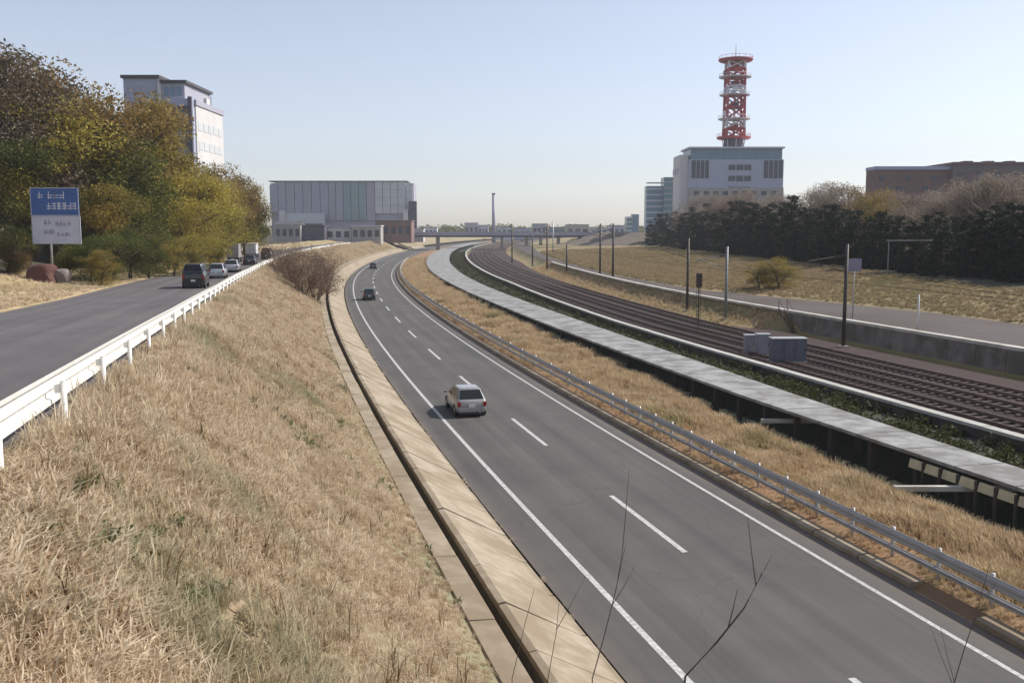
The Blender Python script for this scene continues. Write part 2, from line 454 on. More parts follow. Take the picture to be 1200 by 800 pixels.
def terr(off, s):
    cs = columns(s)
    z = float(np.interp(off, [c[0] for c in cs], [c[1] for c in cs]))
    r = float(np.interp(off, [q[0] for q in ROUGH], [q[1] for q in ROUGH]))
    if r > 0:
        p = W(off, s)
        z += r * float(relief(p[0], p[1]))
    for (a, b) in GULLY:
        # distance to a segment in (offset, s)
        dx, dy = b[0]-a[0], b[1]-a[1]
        t = max(0, min(1, ((off-a[0])*dx + (s-a[1])*dy) / (dx*dx+dy*dy)))
        d = math.hypot(off-a[0]-t*dx, s-a[1]-t*dy)
        if d < .34: z -= .3 * (1 - d/.34)
    return z
def ground(x, y):
    o, s = inv(x, y)
    return terr(o, s)
def ray(px, py):
    u = (px - 600) / F_PX; v = (400 - py) / F_PX
    return np.array([u, math.cos(PITCH) + v*math.sin(PITCH), -math.sin(PITCH) + v*math.cos(PITCH)])
def on_plane(px, py, z):
    d = ray(px, py); t = (z - CAM_H) / d[2]
    return (d[0]*t, d[1]*t, z)
def at_dist(px, py, Y):
    d = ray(px, py); t = Y / d[1]
    return (d[0]*t, Y, CAM_H + d[2]*t)
def z_at(py, Y): return at_dist(600, py, Y)[2]
def hit_ground(px, py):
    d = ray(px, py); t = 6.0
    while t < 900:
        p = d*t
        if CAM_H + p[2] < ground(p[0], p[1]): break
        t += .12 if t < 60 else .6
    return (p[0], p[1], CAM_H + p[2])
_gp = [hit_ground(*q) for q in ((172, 655), (205, 690), (238, 700), (262, 725), (288, 745), (300, 765), (330, 782))]
_gs2 = [inv(p[0], p[1]) for p in _gp]
GULLY = list(zip(_gs2[:-1], _gs2[1:]))

# s samples: fine near, coarse far
S = list(np.arange(-20, 8, 2.0)) + list(np.arange(8, 42, .35)) + list(np.arange(42, 90, 1.0)) + list(np.arange(90, 200, 2.5)) + list(np.arange(200, 420, 8)) + list(np.arange(420, 1001, 25))
S = [float(x) for x in S]

def strip(name, offs, zf, m, ss=None, parent=None, kind='structure', sub=1, smooth=True, useterr=False, thick=0.0):
    """a sheet that follows the road between given offsets; UV = (offset, s) in metres"""
    ss = ss or S
    vs, uvs = [], []
    n = None
    for s in ss:
        of = offs(s) if callable(offs) else offs
        oo = []
        for a, b in zip(of[:-1], of[1:]):
            oo += [a + (b-a)*i/sub for i in range(sub)]
        oo.append(of[-1]); n = len(oo)
        for o in oo:
            z = terr(o, s) if useterr else zf(o, s)
            vs.append(W(o, s, z)); uvs.append((o, s))
    fs = []
    for i in range(len(ss)-1):
        for k in range(n-1):
            a = i*n+k
            fs.append((a, a+1, a+n+1, a+n))
    me = bpy.data.meshes.new(name)
    me.from_pydata(vs, [], fs)
    uvl = me.uv_layers.new(name='UVMap')
    idx = np.empty(len(me.loops), dtype=np.int32); me.loops.foreach_get('vertex_index', idx)
    uvl.data.foreach_set('uv', np.array(uvs, dtype=np.float32)[idx].ravel())
    if smooth: me.polygons.foreach_set('use_smooth', [True]*len(me.polygons))
    me.materials.append(m)
    o = link(name, me, parent)
    if kind and parent is None: o['kind'] = kind
    return o

def terrain(name, o0, o1, m, step=None, ss=None):
    def offs(s):
        a = o0(s) if callable(o0) else o0
        b = o1(s) if callable(o1) else o1
        mid = [c[0] for c in columns(s) if a+.02 < c[0] < b-.02]
        keys = [a] + mid + [b]
        return keys
    # uniform number of columns needed: check
    return strip(name, offs, None, m, ss=ss, sub=step or 1, useterr=True)

# far ground under and beyond everything
g = MB(); g.poly([(-6000,-300,-1.2),(6000,-300,-1.2),(6000,9000,-1.2),(-6000,9000,-1.2)], [(0,1,2,3)])
g.build('ground', MT['soil_right'])['kind'] = 'structure'
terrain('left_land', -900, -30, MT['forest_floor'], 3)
terrain('roadside_verge', -30, -21.5, MT['soil_verge'], 4)
strip('side_road_bed', [-21.6, -12.5], lambda o, s: zl(s)-.12, MT['concrete_dark'])
terrain('grass_slope', -12.6, -4.6, MT['soil_slope'], 8)
strip('motorway_bed', [-4.7, -1.5, 8.6], lambda o, s: -.3, MT['concrete_dark'])
terrain('median_ground', 8.3, lambda s: off_edge(s), MT['soil_median'], 5)
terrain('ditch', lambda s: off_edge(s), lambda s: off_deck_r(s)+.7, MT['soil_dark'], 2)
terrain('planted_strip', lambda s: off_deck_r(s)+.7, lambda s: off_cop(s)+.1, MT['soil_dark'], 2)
terrain('track_bed_soil', lambda s: off_cop(s)+.1, lambda s: off_wall(s)+.15, MT['soil_right'], 2)
terrain('service_yard', lambda s: off_wall(s)+.15, lambda s: off_foot(s)-1.5, MT['asphalt_far'], 2)
terrain('dry_field', lambda s: off_foot(s)-1.5, lambda s: off_tree(s)-1, MT['soil_right'], 6)
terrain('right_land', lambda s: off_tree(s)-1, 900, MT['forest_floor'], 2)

# roads
def zr(o, s): return 0.0
strip('motorway', [-1.34, 0, 3.6, 7.4, 8.42], lambda o, s: 0.0, MT['asphalt'])
strip('side_road', [-21.7, -17, -12.5], lambda o, s: zl(s)+.005, MT['asphalt_side'])

def marking(name, o0, o1, s0, s1, zf, n=None, parent=None):
    n = n or max(2, int((s1-s0)/2.0)+1)
    return strip(name, [o0, o1], zf, MT['line'], ss=[s0 + (s1-s0)*i/(n-1) for i in range(n)], parent=parent, kind='structure')
lines = [marking('edge_line', -.09, .09, -15, 600, lambda o, s: .006, 300), marking('edge_line', 7.27, 7.42, -15, 600, lambda o, s: .006, 300)]
s = 13.3
k = 0
while s < 330:
    marking('lane_dash', 3.50, 3.69, s, s+6.45, lambda o, s: .006, 4)
    s += 14.95

# ------------------------------------------------------------------ concrete slope lining, gutter and ledge on the left of the motorway
lin = empty('concrete_lining'); tag(lin, 'sloping weathered tan concrete lining with dark gutter along the left of the motorway', 'retaining slope')
def slab(name, prof, s0, s1, m, parent, gap=.02, n=2):
    """closed cross-section prof [(off, z)] swept from s0 to s1"""
    b = MB(); secs = []
    for i in range(n):
        s = s0 + gap/2 + (s1-s0-gap)*i/(n-1)
        secs.append([W(o, s, z) for o, z in (prof(s) if callable(prof) else prof)])
    b.loft(secs, closed=True, caps=True)
    return b.build(name, m, parent, fixn=True)
s = -16.0
while s < 520:
    st = 2.6 if s < 110 else (6 if s < 180 else 15)
    j = random.uniform(-.025, .025); j2 = random.uniform(-.03, .03)
    slab('lining_panel', [(-3.72, -.3), (-3.72, 1.17+j), (-3.55, 1.2+j), (-1.62+j2, .16), (-1.5+j2, .14), (-1.5+j2, -.3)], s, s+st, MT['concrete_tan'], lin, gap=.05)
    s += st
s = -16.0
while s < 520:
    st = 4.2 if s < 110 else (8 if s < 180 else 20)
    j = random.uniform(-.02, .02)
    slab('ledge_slab', [(-4.1+j, .1), (-4.1+j, 1.34), (-4.70, 1.37+j), (-4.80, 1.2)], s, s+st, MT['concrete_tan'], lin, gap=.04)
    s += st
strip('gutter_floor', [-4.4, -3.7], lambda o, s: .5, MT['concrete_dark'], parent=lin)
strip('gutter_shade_sheet', [-3.745, -3.735], lambda o, s: .5 if o < -3.74 else 1.0, MT['concrete_dark'], parent=lin)  # dark sheet over the lining's left face, painting in its shade

# ------------------------------------------------------------------ guard rail on the left (white W-beam along the side road)
def wbeam(offc, zc, h, face, d=.05):
    """section of a corrugated beam, open sheet with thickness; face=+1 bulges right"""
    pr = []
    pts = [(-.5, 0), (-.36, 0.1), (-.30, 1), (-.12, 1), (-.04, .25), (.04, .25), (.12, 1), (.30, 1), (.36, .1), (.5, 0)]
    a = [(offc + face*d*q, zc + h*t) for t, q in pts]
    b = [(offc + face*d*q - face*.012, zc + h*t) for t, q in pts][::-1]
    return a + b
def find_s(px, off, z, lo=8, hi=400):     # s on the line 'off' seen at column px
    best = min(np.arange(lo, hi, .05), key=lambda t: abs(W(off, t)[0]/W(off, t)[1] - (px-600)/F_PX))
    return float(best)
RAIL_OFF = -12.25
gr = empty('guard_rail'); tag(gr, 'white painted steel guard rail on posts along the top of the grass slope', 'guard rail')
s = find_s(68, RAIL_OFF+.13, 0, 5, 60) - 12; n = 0
post = None
while s < 330:
    x, y, _ = W(RAIL_OFF+.13, s)
    z = zl(s)
    if post is None:
        b = MB(); b.tube([(0,0,-.9), (0,0,.66)], .05, 10); b.tube([(0,0,.66), (0,0,.68)], [.05, .03], 10); me = b.mesh('post', MT['white_rail'], True)
        b = MB(); b.box(-.13, -.045, -.03, .03, .48, .62); meb = b.mesh('bracket', MT['white_rail'])
        post = 1
    p = link('post', me, gr); p.location = (x, y, z)
    q = link('bracket', meb, p)
    q.rotation_euler = (0, 0, heading(s))
    s += 4.0 if s < 120 else 8
s = 2.2
while s < 330:
    st = 4.0 if s < 120 else 12
    slab('beam', lambda t: wbeam(RAIL_OFF-.06, zl(t)+.55, .50, -1, .09), s, s+st+.06, MT['white_rail'], gr, gap=0, n=3)
    s += st

# ------------------------------------------------------------------ guard rail, kerb blocks on the right of the motorway
kb = empty('kerb'); tag(kb, 'low beige concrete kerb of separate blocks under the grey guard rail beside the median', 'kerb')
s = -12.0
while s < 300:
    st = 2.4 if s < 100 else (6 if s < 170 else 15)
    j = random.uniform(-.02, .02)
    if random.random() > .08 or s > 100:
        slab('kerb_block', [(8.40+j, -.2), (8.41+j, .13), (8.45+j, .15), (8.86+j, .16), (8.9+j, -.2)], s, s+st, MT['concrete_tan'], kb, gap=.09 if s < 100 else .03)
    s += st
g2 = empty('guard_rail'); tag(g2, 'grey galvanised double-beam guard rail on posts between motorway and dry median', 'guard rail')
b = MB(); b.tube([(0,0,-.4), (0,0,.98)], .06, 8); me = b.mesh('post', MT['zinc'], True)
s = 10.0
while s < 300:
    x, y, _ = W(9.32, s)
    p = link('post', me, g2); p.location = (x, y, .1)
    s += 2.0 if s < 50 else (4 if s < 130 else 10)
for zc, hh in ((.78, .33), (.38, .2)):
    s = 4.0
    while s < 300:
        st = 4.0 if s < 110 else 16
        slab('beam', wbeam(9.22, .1+zc, hh, -1, .06), s, s+st+.05, MT['zinc'], g2, gap=0, n=3)
        s += st

# ------------------------------------------------------------------ elevated walkway deck and coping wall
dk = empty('walkway_deck'); tag(dk, 'long pale concrete deck of separate slabs curving beside the dark ditch', 'elevated walkway')
s = 14.0
while s < 620:
    st = 2.9 if s < 130 else (6 if s < 250 else 20)
    j = random.uniform(-.012, .012)
    slab('deck_slab', lambda t: [(off_deck_l(t)+.25, .95), (off_deck_l(t), 1.06), (off_deck_l(t), 1.2+j), (off_deck_r(t), 1.2+j), (off_deck_r(t), .95)], s, s+st, MT['deck'], dk, gap=.05)
    s += st
s = 26.5
while s < 33.6:
    j = random.uniform(-.02, .02)
    slab('sunlit_patch', lambda t: [(off_deck_l(t)-.05, .93), (off_deck_l(t)-.14+j, .60), (off_deck_l(t)-.1+j, .58), (off_deck_l(t)+.01, .93)], s, s+.92, MT['sunlit_straw'], dk, gap=.16)  # pale panels stand in for sunlit patches; sunlight put into their colour
    b = MB(); b.box(-.04, .04, -.05, .05, -.5, .95); e_ = b.build('edge_post', MT['concrete_dark'], dk); e_.location = W(off_deck_l(s)-.12, s, 0); e_.rotation_euler = (0, 0, heading(s))
    s += .92
b = MB(); b.box(-.13, .13, -.13, .13, -1.9, .13); me = b.mesh('pier', MT['concrete_dark'])
s = 16.9
while s < 240:
    for o in (off_deck_l(s)+.75, off_deck_r(s)-.5):
        p = link('pier', me, dk); p.location = W(o, s, .82); p.rotation_euler = (0, 0, heading(s))
    s += 2.9 if s < 60 else 5.8
cp = empty('coping_wall'); tag(cp, 'low pale concrete coping wall between the planted strip and the railway', 'low wall')
s = 14.0
while s < 620:
    st = 3.0 if s < 130 else (8 if s < 250 else 20)
    j = random.uniform(-.012, .012)
    slab('coping_block', lambda t: [(off_cop(t)-.06, .84), (off_cop(t)-.06, 1.0+j), (off_cop(t)+.5, 1.0+j), (off_cop(t)+.5, .84)], s, s+st, MT['coping'], cp, gap=.04)
    slab('wall_base', lambda t: [(off_cop(t)+.02, -.2), (off_cop(t)+.02, .837), (off_cop(t)+.44, .837), (off_cop(t)+.44, -.2)], s, s+st, MT['concrete_dark'], cp, gap=.02)  # dark colour puts shade into the face below the coping
    s += st
# struts that cross the ditch
for i, (px, py, lab) in enumerate(((925, 493, 'short pale concrete strut over the ditch, farther of the two'), (1130, 572, 'long pale concrete strut over the ditch near the right edge'))):
    p = on_plane(px, py, .5)
    L = 1.4 if i == 0 else 2.6
    b = MB(); b.box(-L, L, -.11, .11, -.1, .1)
    o = b.build('ditch_strut', MT['concrete'], None, bevel=.02); o.location = p
    tag(o, lab, 'strut')

# ------------------------------------------------------------------ railway
strip('ballast_bed', lambda s: [off_cop(s)+.95, off_cop(s)+1.3, off_wall(s)-2.3-2.7*wallk(s), off_wall(s)-1.5-2.7*wallk(s)], lambda o, s: .32 if (off_cop(s)+1.2 < o < off_wall(s)-2.2-2.7*wallk(s)) else -.03, MT['ballast'])
sub_s = [x for x in S if x > 14]
for i, oc in enumerate((26.5, 30.0, 33.4)):
    t = empty('railway_track'); tag(t, ['railway track closest to the coping wall', 'middle railway track on brown ballast', 'railway track farthest from the motorway, beside the catenary poles'][i], 'railway track', 'railway tracks')
    for e in (-.72, .72):
        b = MB(); secs = []
        for s_ in sub_s:
            o0 = oc + e + max(0, off_cop(s_)-23.4)
            secs.append([W(o0-.035, s_, .38), W(o0-.035, s_, .56), W(o0+.035, s_, .56), W(o0+.035, s_, .38)])
        b.loft(secs, closed=True)
        b.build('rail', MT['rail_steel'], t, fixn=True)
    b = MB(); s_ = 20.0
    while s_ < 160:
        d = heading(s_); x, y, _ = W(oc + max(0, off_cop(s_)-23.4), s_)
        ca, sa = math.cos(d), math.sin(d)
        vs = [(x+ca*a-sa*c, y+sa*a+ca*c, zz) for zz in (.3, .40) for a, c in ((-1.2,-.12),(1.2,-.12),(1.2,.12),(-1.2,.12))]
        b.poly(vs, [(4,5,6,7),(0,1,5,4),(1,2,6,5),(2,3,7,6),(3,0,4,7)])
        s_ += .75
    b.build('sleepers', MT['sleeper'], t)['kind'] = 'stuff'

# catenary poles
def cat_pole(px, pbase, ptop, label, mat='dark_steel', lattice=False, arm=-1, r=.16):
    x, y, _ = on_plane(px, pbase, .1)
    h = z_at(ptop, y) - .1
    o = empty('catenary_pole', (x, y, .1), heading(y))
    tag(o, label, 'catenary pole', 'catenary poles along the railway')
    b = MB(); b.tube([(0,0,-.5), (0,0,h)], [r, r*.8], 10); b.build('mast', MT[mat], o, smooth=True)
    b = MB(); b.box(-.35, .35, -.35, .35, -.4, .35); b.build('footing', MT['concrete_grey'], o)
    L = 3.4
    b = MB(); b.tube([(0,0,h-.9), (arm*L,0,h-1.35)], .05, 6); b.tube([(0,0,h-2.3), (arm*L*.9,0,h-1.42)], .045, 6); b.build('cantilever', MT[mat], o)
    b = MB()
    for q in range(4): b.tube([(arm*(.35+.12*q),0,h-.95-.02*q), (arm*(.41+.12*q),0,h-.96-.02*q)], .09, 8)
    b.build('insulator', MT['rust'], o)
    return o, h
POLES = [(988, 410, 286, 'tall dark catenary pole standing alone nearest the right edge', 'dark_steel'),
         (850, 377, 289, 'greenish grey catenary pole right of the red signal', 'grey_steel'),
         (805, 367, 279, 'dark catenary pole just left of the red signal', 'dark_steel'),
         (718, 337, 262, 'right one of the close pair of catenary poles', 'dark_steel'),
         (703, 333, 262, 'left one of the close pair of catenary poles', 'dark_steel'),
         (641, 318, 262, 'catenary pole with pale sign plate before the far overpass', 'rust'),
         (600, 309, 262, 'slim far catenary pole nearest the chimney', 'dark_steel'),
         (664, 324, 286, 'short dark pole beside the track right of the far overpass', 'dark_steel'),
         (624, 312, 276, 'short dark pole below the far overpass deck', 'dark_steel'),
         (648, 306, 259, 'pale slim far pole behind the overpass approach', 'zinc')]
ph = []
for px, pb, pt, lab, mt in POLES:
    o, h = cat_pole(px, pb, pt, lab, mt, r=.17 if px > 780 else .2)
    ph.append((o, h))
# overhead wires, one thing
wr = empty('overhead_wire'); tag(wr, 'thin dark overhead contact wires hung along the catenary poles', 'wire')
seq = [ph[0], ph[1], ph[2], ph[3], ph[5]]
for dz, dx in ((-1.4, -2.6), (-2.35, -2.6)):
    pts = []
    for (o1, h1) in seq:
        a = o1.rotation_euler.z
        pts.append(Vector((o1.location.x + dx*math.cos(a), o1.location.y + dx*math.sin(a), .1 + 8.2 + dz)))
    d0 = (pts[0]-pts[1]).normalized()
    pts = [pts[0] + d0*55] + pts
    full = []
    for a, c in zip(pts[:-1], pts[1:]):
        for q in range(8):
            t = q/8; p = a.lerp(c, t); p.z -= .7*4*t*(1-t) if dz > -2 else 0; full.append(p)
    full.append(pts[-1])
    b = MB(); b.tube(full, .017, 4, cap=False); b.build('wire', MT['dark_steel'], wr)

# railway signal
x, y, _ = on_plane(818, 388, .1)
sg = empty('railway_signal', (x, y, .1), 0); tag(sg, 'slim railway signal with dark red head between two catenary poles', 'railway signal')
hz = z_at(328, y) - .1
b = MB(); b.tube([(0,0,-.4), (0,0,hz-.5)], .06, 8); b.build('post', MT['dark_steel'], sg)
b = MB(); b.box(-.28, .28, -.14, .14, hz-.7, hz+.65); b.build('signal_head', MT['rust'], sg, bevel=.04)
for q in range(3):
    b = MB(); b.tube([(0,-.14,hz-.4+.4*q), (0,-.28,hz-.4+.4*q)], [.1,.13], 10); b.build('lamp_hood', MT['plastic'], sg)
b = MB()
for q in range(12): b.tube([(-.18,.12,.3+.33*q), (.18,.12,.3+.33*q)], .015, 4)
b.tube([(-.18,.12,.2), (-.18,.12,4.2)], .02, 4); b.tube([(.18,.12,.2), (.18,.12,4.2)], .02, 4)
b.build('ladder', MT['dark_steel'], sg)

# trackside cabinets by the coping
def cabinet(pl, pr, pt, pb, z, depth, m, label, nd=2):
    x0, y0, _ = on_plane(pl, pb, z); x1, _, _ = on_plane(pr, pb, z)
    zt = z_at(pt, y0)
    o = empty('equipment_cabinet', ((x0+x1)/2, y0, z)); tag(o, label, 'cabinet', 'trackside equipment cabinets')
    w = (x1-x0)/2; h = zt - z
    b = MB(); b.box(-w, w, 0, depth, 0, h); b.build('casing', m, o, bevel=.03)
    b = MB(); b.box(-w-.06, w+.06, -.06, depth+.06, h-.03, h+.05); b.build('lid', MT['zinc'], o, bevel=.015)
    b = MB(); b.box(-w-.1, w+.1, -.08, depth+.08, -.35, .04); b.build('plinth', MT['concrete_grey'], o)
    for k in range(nd):
        a0 = -w + 2*w*k/nd + .05; a1 = -w + 2*w*(k+1)/nd - .05
        b = MB(); b.box(a0, a1, -.03, -.002, .12, h-.12); d = b.build('door', m, o, bevel=.01)
        b = MB(); b.box(a1-.12, a1-.07, -.06, -.031, h*.45, h*.6); b.build('handle', MT['dark_steel'], d)
cabinet(873, 885, 393, 414, .35, .6, MT['cab_pale'], 'small white trackside cabinet at the left end of the row', 1)
cabinet(887, 902, 392, 416, .35, .7, MT['cab_pale'], 'pale silver trackside cabinet between the white and the blue grey one', 1)
cabinet(905, 945, 397, 424, .35, 1.0, MT['cab_blue'], 'long blue grey trackside cabinet at the right end of the row', 3)

# retaining wall beyond the railway
rw = empty('retaining_wall'); tag(rw, 'long grey concrete retaining wall with pale coping beyond the railway', 'retaining wall')
s = 14.0
while s < 86:
    slab('wall_panel', [(39.72, -.4), (39.86, 1.86), (40.3, 1.86), (40.3, -.4)], s, s+3.0, MT['concrete_wall'], rw, gap=.05)
    s += 3.0
s = 14.0
while s < 230:
    st = 4.0 if s < 110 else 12
    slab('wall_coping', lambda t: [(off_wall(t)-.25, 1.862), (off_wall(t)-.25, 2.1), (off_wall(t)+.42, 2.1), (off_wall(t)+.42, 1.862)], s, s+st, MT['concrete'], rw, gap=.04)
    s += st
# stair at the wall's left end
st_o = empty('access_stair', W(39.6, 85.8, 0), heading(85.8)); tag(st_o, 'dark steel access stair against the left end of the retaining wall', 'stairs')
for e in (-.45, .45):
    b = MB(); b.poly([(e-.03,-2.2,0),(e+.03,-2.2,0),(e+.03,.6,2.1),(e-.03,.6,2.1),(e-.03,-2.2,.25),(e+.03,-2.2,.25),(e+.03,.6,2.35),(e-.03,.6,2.35)],[(0,1,2,3),(4,7,6,5),(0,4,5,1),(3,2,6,7),(0,3,7,4),(1,5,6,2)])
    b.build('stringer', MT['rust'], st_o)
    b = MB(); b.tube([(e,-2.2,1.1),(e,.6,3.1)], .03, 6); b.tube([(e,-2.2,.1),(e,-2.2,1.1)], .03, 6); b.tube([(e,.6,2.1),(e,.6,3.1)], .03, 6); b.build('handrail', MT['rust'], st_o)
for q in range(9):
    b = MB(); b.box(-.42, .42, -2.15+.3*q, -1.88+.3*q, .2+.225*q, .24+.225*q); b.build('tread', MT['dark_steel'], st_o)

def simple_post(name, px, pb, pt, z, label, cat, m, r=.07, head=None, extra=None):
    x, y, _ = on_plane(px, pb, z); h = z_at(pt, y) - z
    o = empty(name, (x, y, z)); tag(o, label, cat)
    b = MB(); b.tube([(0,0,-.4), (0,0,h)], [r, r*.75], 8); b.build('post', m, o, smooth=True)
    if head:
        b = MB(); b.box(*head(h)); b.build('sign_panel', extra, o, bevel=.01)
    return o, h
simple_post('marker_post', 1075, 386, 345, 2.0, 'white post on the far side of the retaining wall near the right edge', 'post', MT['bld_white'], .1)
o, h = simple_post('small_sign', 999, 372, 303, 2.0, 'small violet sign panel on a slim post behind the tall catenary pole', 'sign', MT['zinc'], .06, head=lambda h: (-.6, .6, -.09, -.065, h-1.15, h), extra=MT['violet_sign'])
# portal frames at the wood's edge
def portal(pl, pr, pb, pt, z, label, m):
    x0, y, _ = on_plane(pl, pb, z); x1, _, _ = on_plane(pr, pb, z)
    h = z_at(pt, y) - z; w = x1-x0
    o = empty('steel_portal', ((x0+x1)/2, y, z)); tag(o, label, 'steel frame')
    for e in (-w/2, w/2):
        b = MB(); b.tube([(e,0,-.5), (e,0,h)], .09, 8); b.build('leg', m, o)
    b = MB(); b.tube([(-w/2-.3,0,h), (w/2+.3,0,h)], .08, 8); b.build('crossbeam', m, o)
portal(957, 992, 306, 284, 3.6, 'pale steel portal frame standing before the dark wood', MT['zinc'])
portal(1040, 1108, 322, 282, 3.7, 'wide thin steel portal frame before the dark wood on the right', MT['grey_steel'])
# low barrier at the wood's foot
bx, by, _ = on_plane(1098, 309, 4.0)
br = empty('steel_barrier', (bx, by, 4.0)); tag(br, 'low pale steel barrier at the foot of the dark wood on the right', 'barrier')
b = MB(); b.box(-3.2, 3.2, -.04, .04, .25, .55); b.build('rail', MT['zinc'], br)
for q in range(5):
    b = MB(); b.tube([(-3+1.5*q,.08,-.6), (-3+1.5*q,.08,.62)], .05, 6); b.build('post', MT['zinc'], br)

# ------------------------------------------------------------------ vehicles
def car(name, loc, rz, paintm, kind='hatch', L=3.9, Wd=1.68, H=1.5, label='', cat='car', roofrack=False, group='vehicles on the roads'):
    """local +Y is forward"""
    root = empty(name, loc, rz); tag(root, label, cat, group)
    w = Wd/2; fr = L/2; re = -L/2
    if kind == 'hatch': belt, hood, cb, ct, rb, rt = .92, .86, .64, .06, -.98, -.66; hoodlen = .62
    elif kind == 'sedan': belt, hood, cb, ct, rb, rt = .92, .84, .50, .08, -.72, -.42; hoodlen = .6
    else: belt, hood, cb, ct, rb, rt = 1.0, .95, .80, .52, -.99, -.94; hoodlen = .8       # van
    hb = H*.24; belt = belt*H/1.5
    # lower body: stations along y
    sts = [(re, .80, .42, belt*.86), (re+.05, .93, .3, belt*.97), (re+.25, .985, .24, belt), (re+L*.25, 1.0, .22, belt), (0, 1.0, .22, belt), (cb*fr, .995, .22, belt*.99),
           (fr-.55, .97, .24, hood*H/1.5*.93), (fr-.22, .92, .26, hood*H/1.5*.86), (fr-.04, .84, .32, hood*H/1.5*.74), (fr, .72, .42, hood*H/1.5*.62)]
    if kind == 'sedan': sts[0] = (re, .8, .42, belt*.9)
    secs = []
    for (yy, kw, zb, zt) in sts:
        q = w*kw
        secs.append([(-q*.9, yy, zb), (-q, yy, zb+.12), (-q*1.0, yy, zb+(zt-zb)*.55), (-q*.955, yy, zt-.05), (-q*.88, yy, zt), (0, yy, zt+.03),
                     (q*.88, yy, zt), (q*.955, yy, zt-.05), (q*1.0, yy, zb+(zt-zb)*.55), (q, yy, zb+.12), (q*.9, yy, zb), (0, yy, zb-.02)])
    b = MB(); b.loft(secs, closed=True, caps=True); body = b.build('body', paintm, root, smooth=True, fixn=True)
    # cabin
    bot = belt - .02; top = H
    cy0, cy1 = rb*fr, cb*fr; ty0, ty1 = rt*fr, ct*fr
    wb, wt = w*.93, w*.71
    def cab(t, inset=0.0):
        z = bot + (top-bot)*t
        return [(-(wb+(wt-wb)*t), cy0+(ty0-cy0)*t, z), ((wb+(wt-wb)*t), cy0+(ty0-cy0)*t, z), ((wb+(wt-wb)*t), cy1+(ty1-cy1)*t, z), (-(wb+(wt-wb)*t), cy1+(ty1-cy1)*t, z)]
    def ring(t, z, grow=0.0, rc=.16):
        q = cab(t); x0_, x1_2 = q[0][0]-grow, q[1][0]+grow; y0_, y1_ = q[0][1]-grow, q[2][1]+grow; out = []
        for cx_, cy_, a0 in ((x1_2-rc, y0_+rc, -90), (x1_2-rc, y1_-rc, 0), (x0_+rc, y1_-rc, 90), (x0_+rc, y0_+rc, 180)):
            for q_ in range(5):
                a_ = R(a0 + 90*q_/4); out.append((cx_+rc*math.cos(a_), cy_+rc*math.sin(a_), z))
        return out
    zz_ = lambda t: bot + (top-bot)*t
    b = MB(); b.loft([ring(0, zz_(0)), ring(.45, zz_(.45), .008), ring(.86, zz_(.86), .0), ring(.94, zz_(.94), -.015)], closed=True); b.build('cabin', paintm, root, fixn=True, smooth=True)
    b = MB(); b.loft([ring(.94, zz_(.94), -.014), ring(.98, zz_(.985), -.07), ring(1.0, zz_(1.015), -.2, .2), ring(1.0, zz_(1.03), -.4, .12)], closed=True, caps=True); b.build('roof', paintm, root, fixn=True, smooth=True)
    def pane(i, j, t0, t1, m0, m1, name):
        A, B = cab(t0), cab(t1)
        p = [Vector(A[i]).lerp(Vector(A[j]), m0), Vector(A[i]).lerp(Vector(A[j]), m1), Vector(B[i]).lerp(Vector(B[j]), m1), Vector(B[i]).lerp(Vector(B[j]), m0)]
        nrm = (p[1]-p[0]).cross(p[3]-p[0]).normalized()
        cen = sum(p, Vector()) / 4
        if nrm.dot(cen - Vector((0, (cy0+cy1)/2, (bot+top)/2))) < 0: nrm = -nrm
        b = MB(); q = [a + nrm*.022 for a in p] ; q0 = [a - nrm*.02 for a in p]
        b.loft([q0, q], closed=True, caps=True); b.build(name, MT['glass_car'], root, fixn=True)
    pane(0, 1, .14, .86, .07, .93, 'rear_window')
    pane(2, 3, .08, .9, .05, .95, 'windscreen')
    sp = [(.05, .30), (.34, .60), (.64, .93)] if kind != 'sedan' else [(.12, .48), (.53, .9)]
    for a, c in sp:
        pane(1, 2, .14, .84, a, c, 'side_window')
        pane(0, 3, .14, .84, a, c, 'side_window')
    # bumpers, lamps, plate
    b = MB(); b.box(-w*.86, w*.86, re-.05, re+.16, .28, .52); b.build('bumper', MT['plastic'] if kind == 'van' else paintm, root, bevel=.04)
    b = MB(); b.box(-w*.78, w*.78, fr-.2, fr+.03, .26, .48); b.build('bumper', MT['plastic'], root, bevel=.04)
    b = MB(); b.box(-w*.8, w*.8, re+.02, re+.3, .16, .29); b.build('underbody', MT['plastic'], root)
    for e in (-1, 1):
        b = MB(); b.box(min(e*w*.72, e*w*.93), max(e*w*.72, e*w*.93), re-.03, re+.12, .60*H/1.5, .86*H/1.5); b.build('tail_lamp', MT['tail'], root, bevel=.02)
        b = MB(); b.box(min(e*w*.52, e*w*.86), max(e*w*.52, e*w*.86), fr-.2, fr-.0, .56, .68); b.build('headlight', MT['lampglass'], root, bevel=.02)
        b = MB(); b.box(min(e*w*.98, e*(w+.17)), max(e*w*.98, e*(w+.17)), cy1-.32, cy1-.22, belt-.0, belt+.14); b.build('mirror', paintm, root, bevel=.02)
    b = MB(); b.box(-.17, .17, re-.065, re-.04, .56, .72); b.build('number_plate', MT['plate'], root)
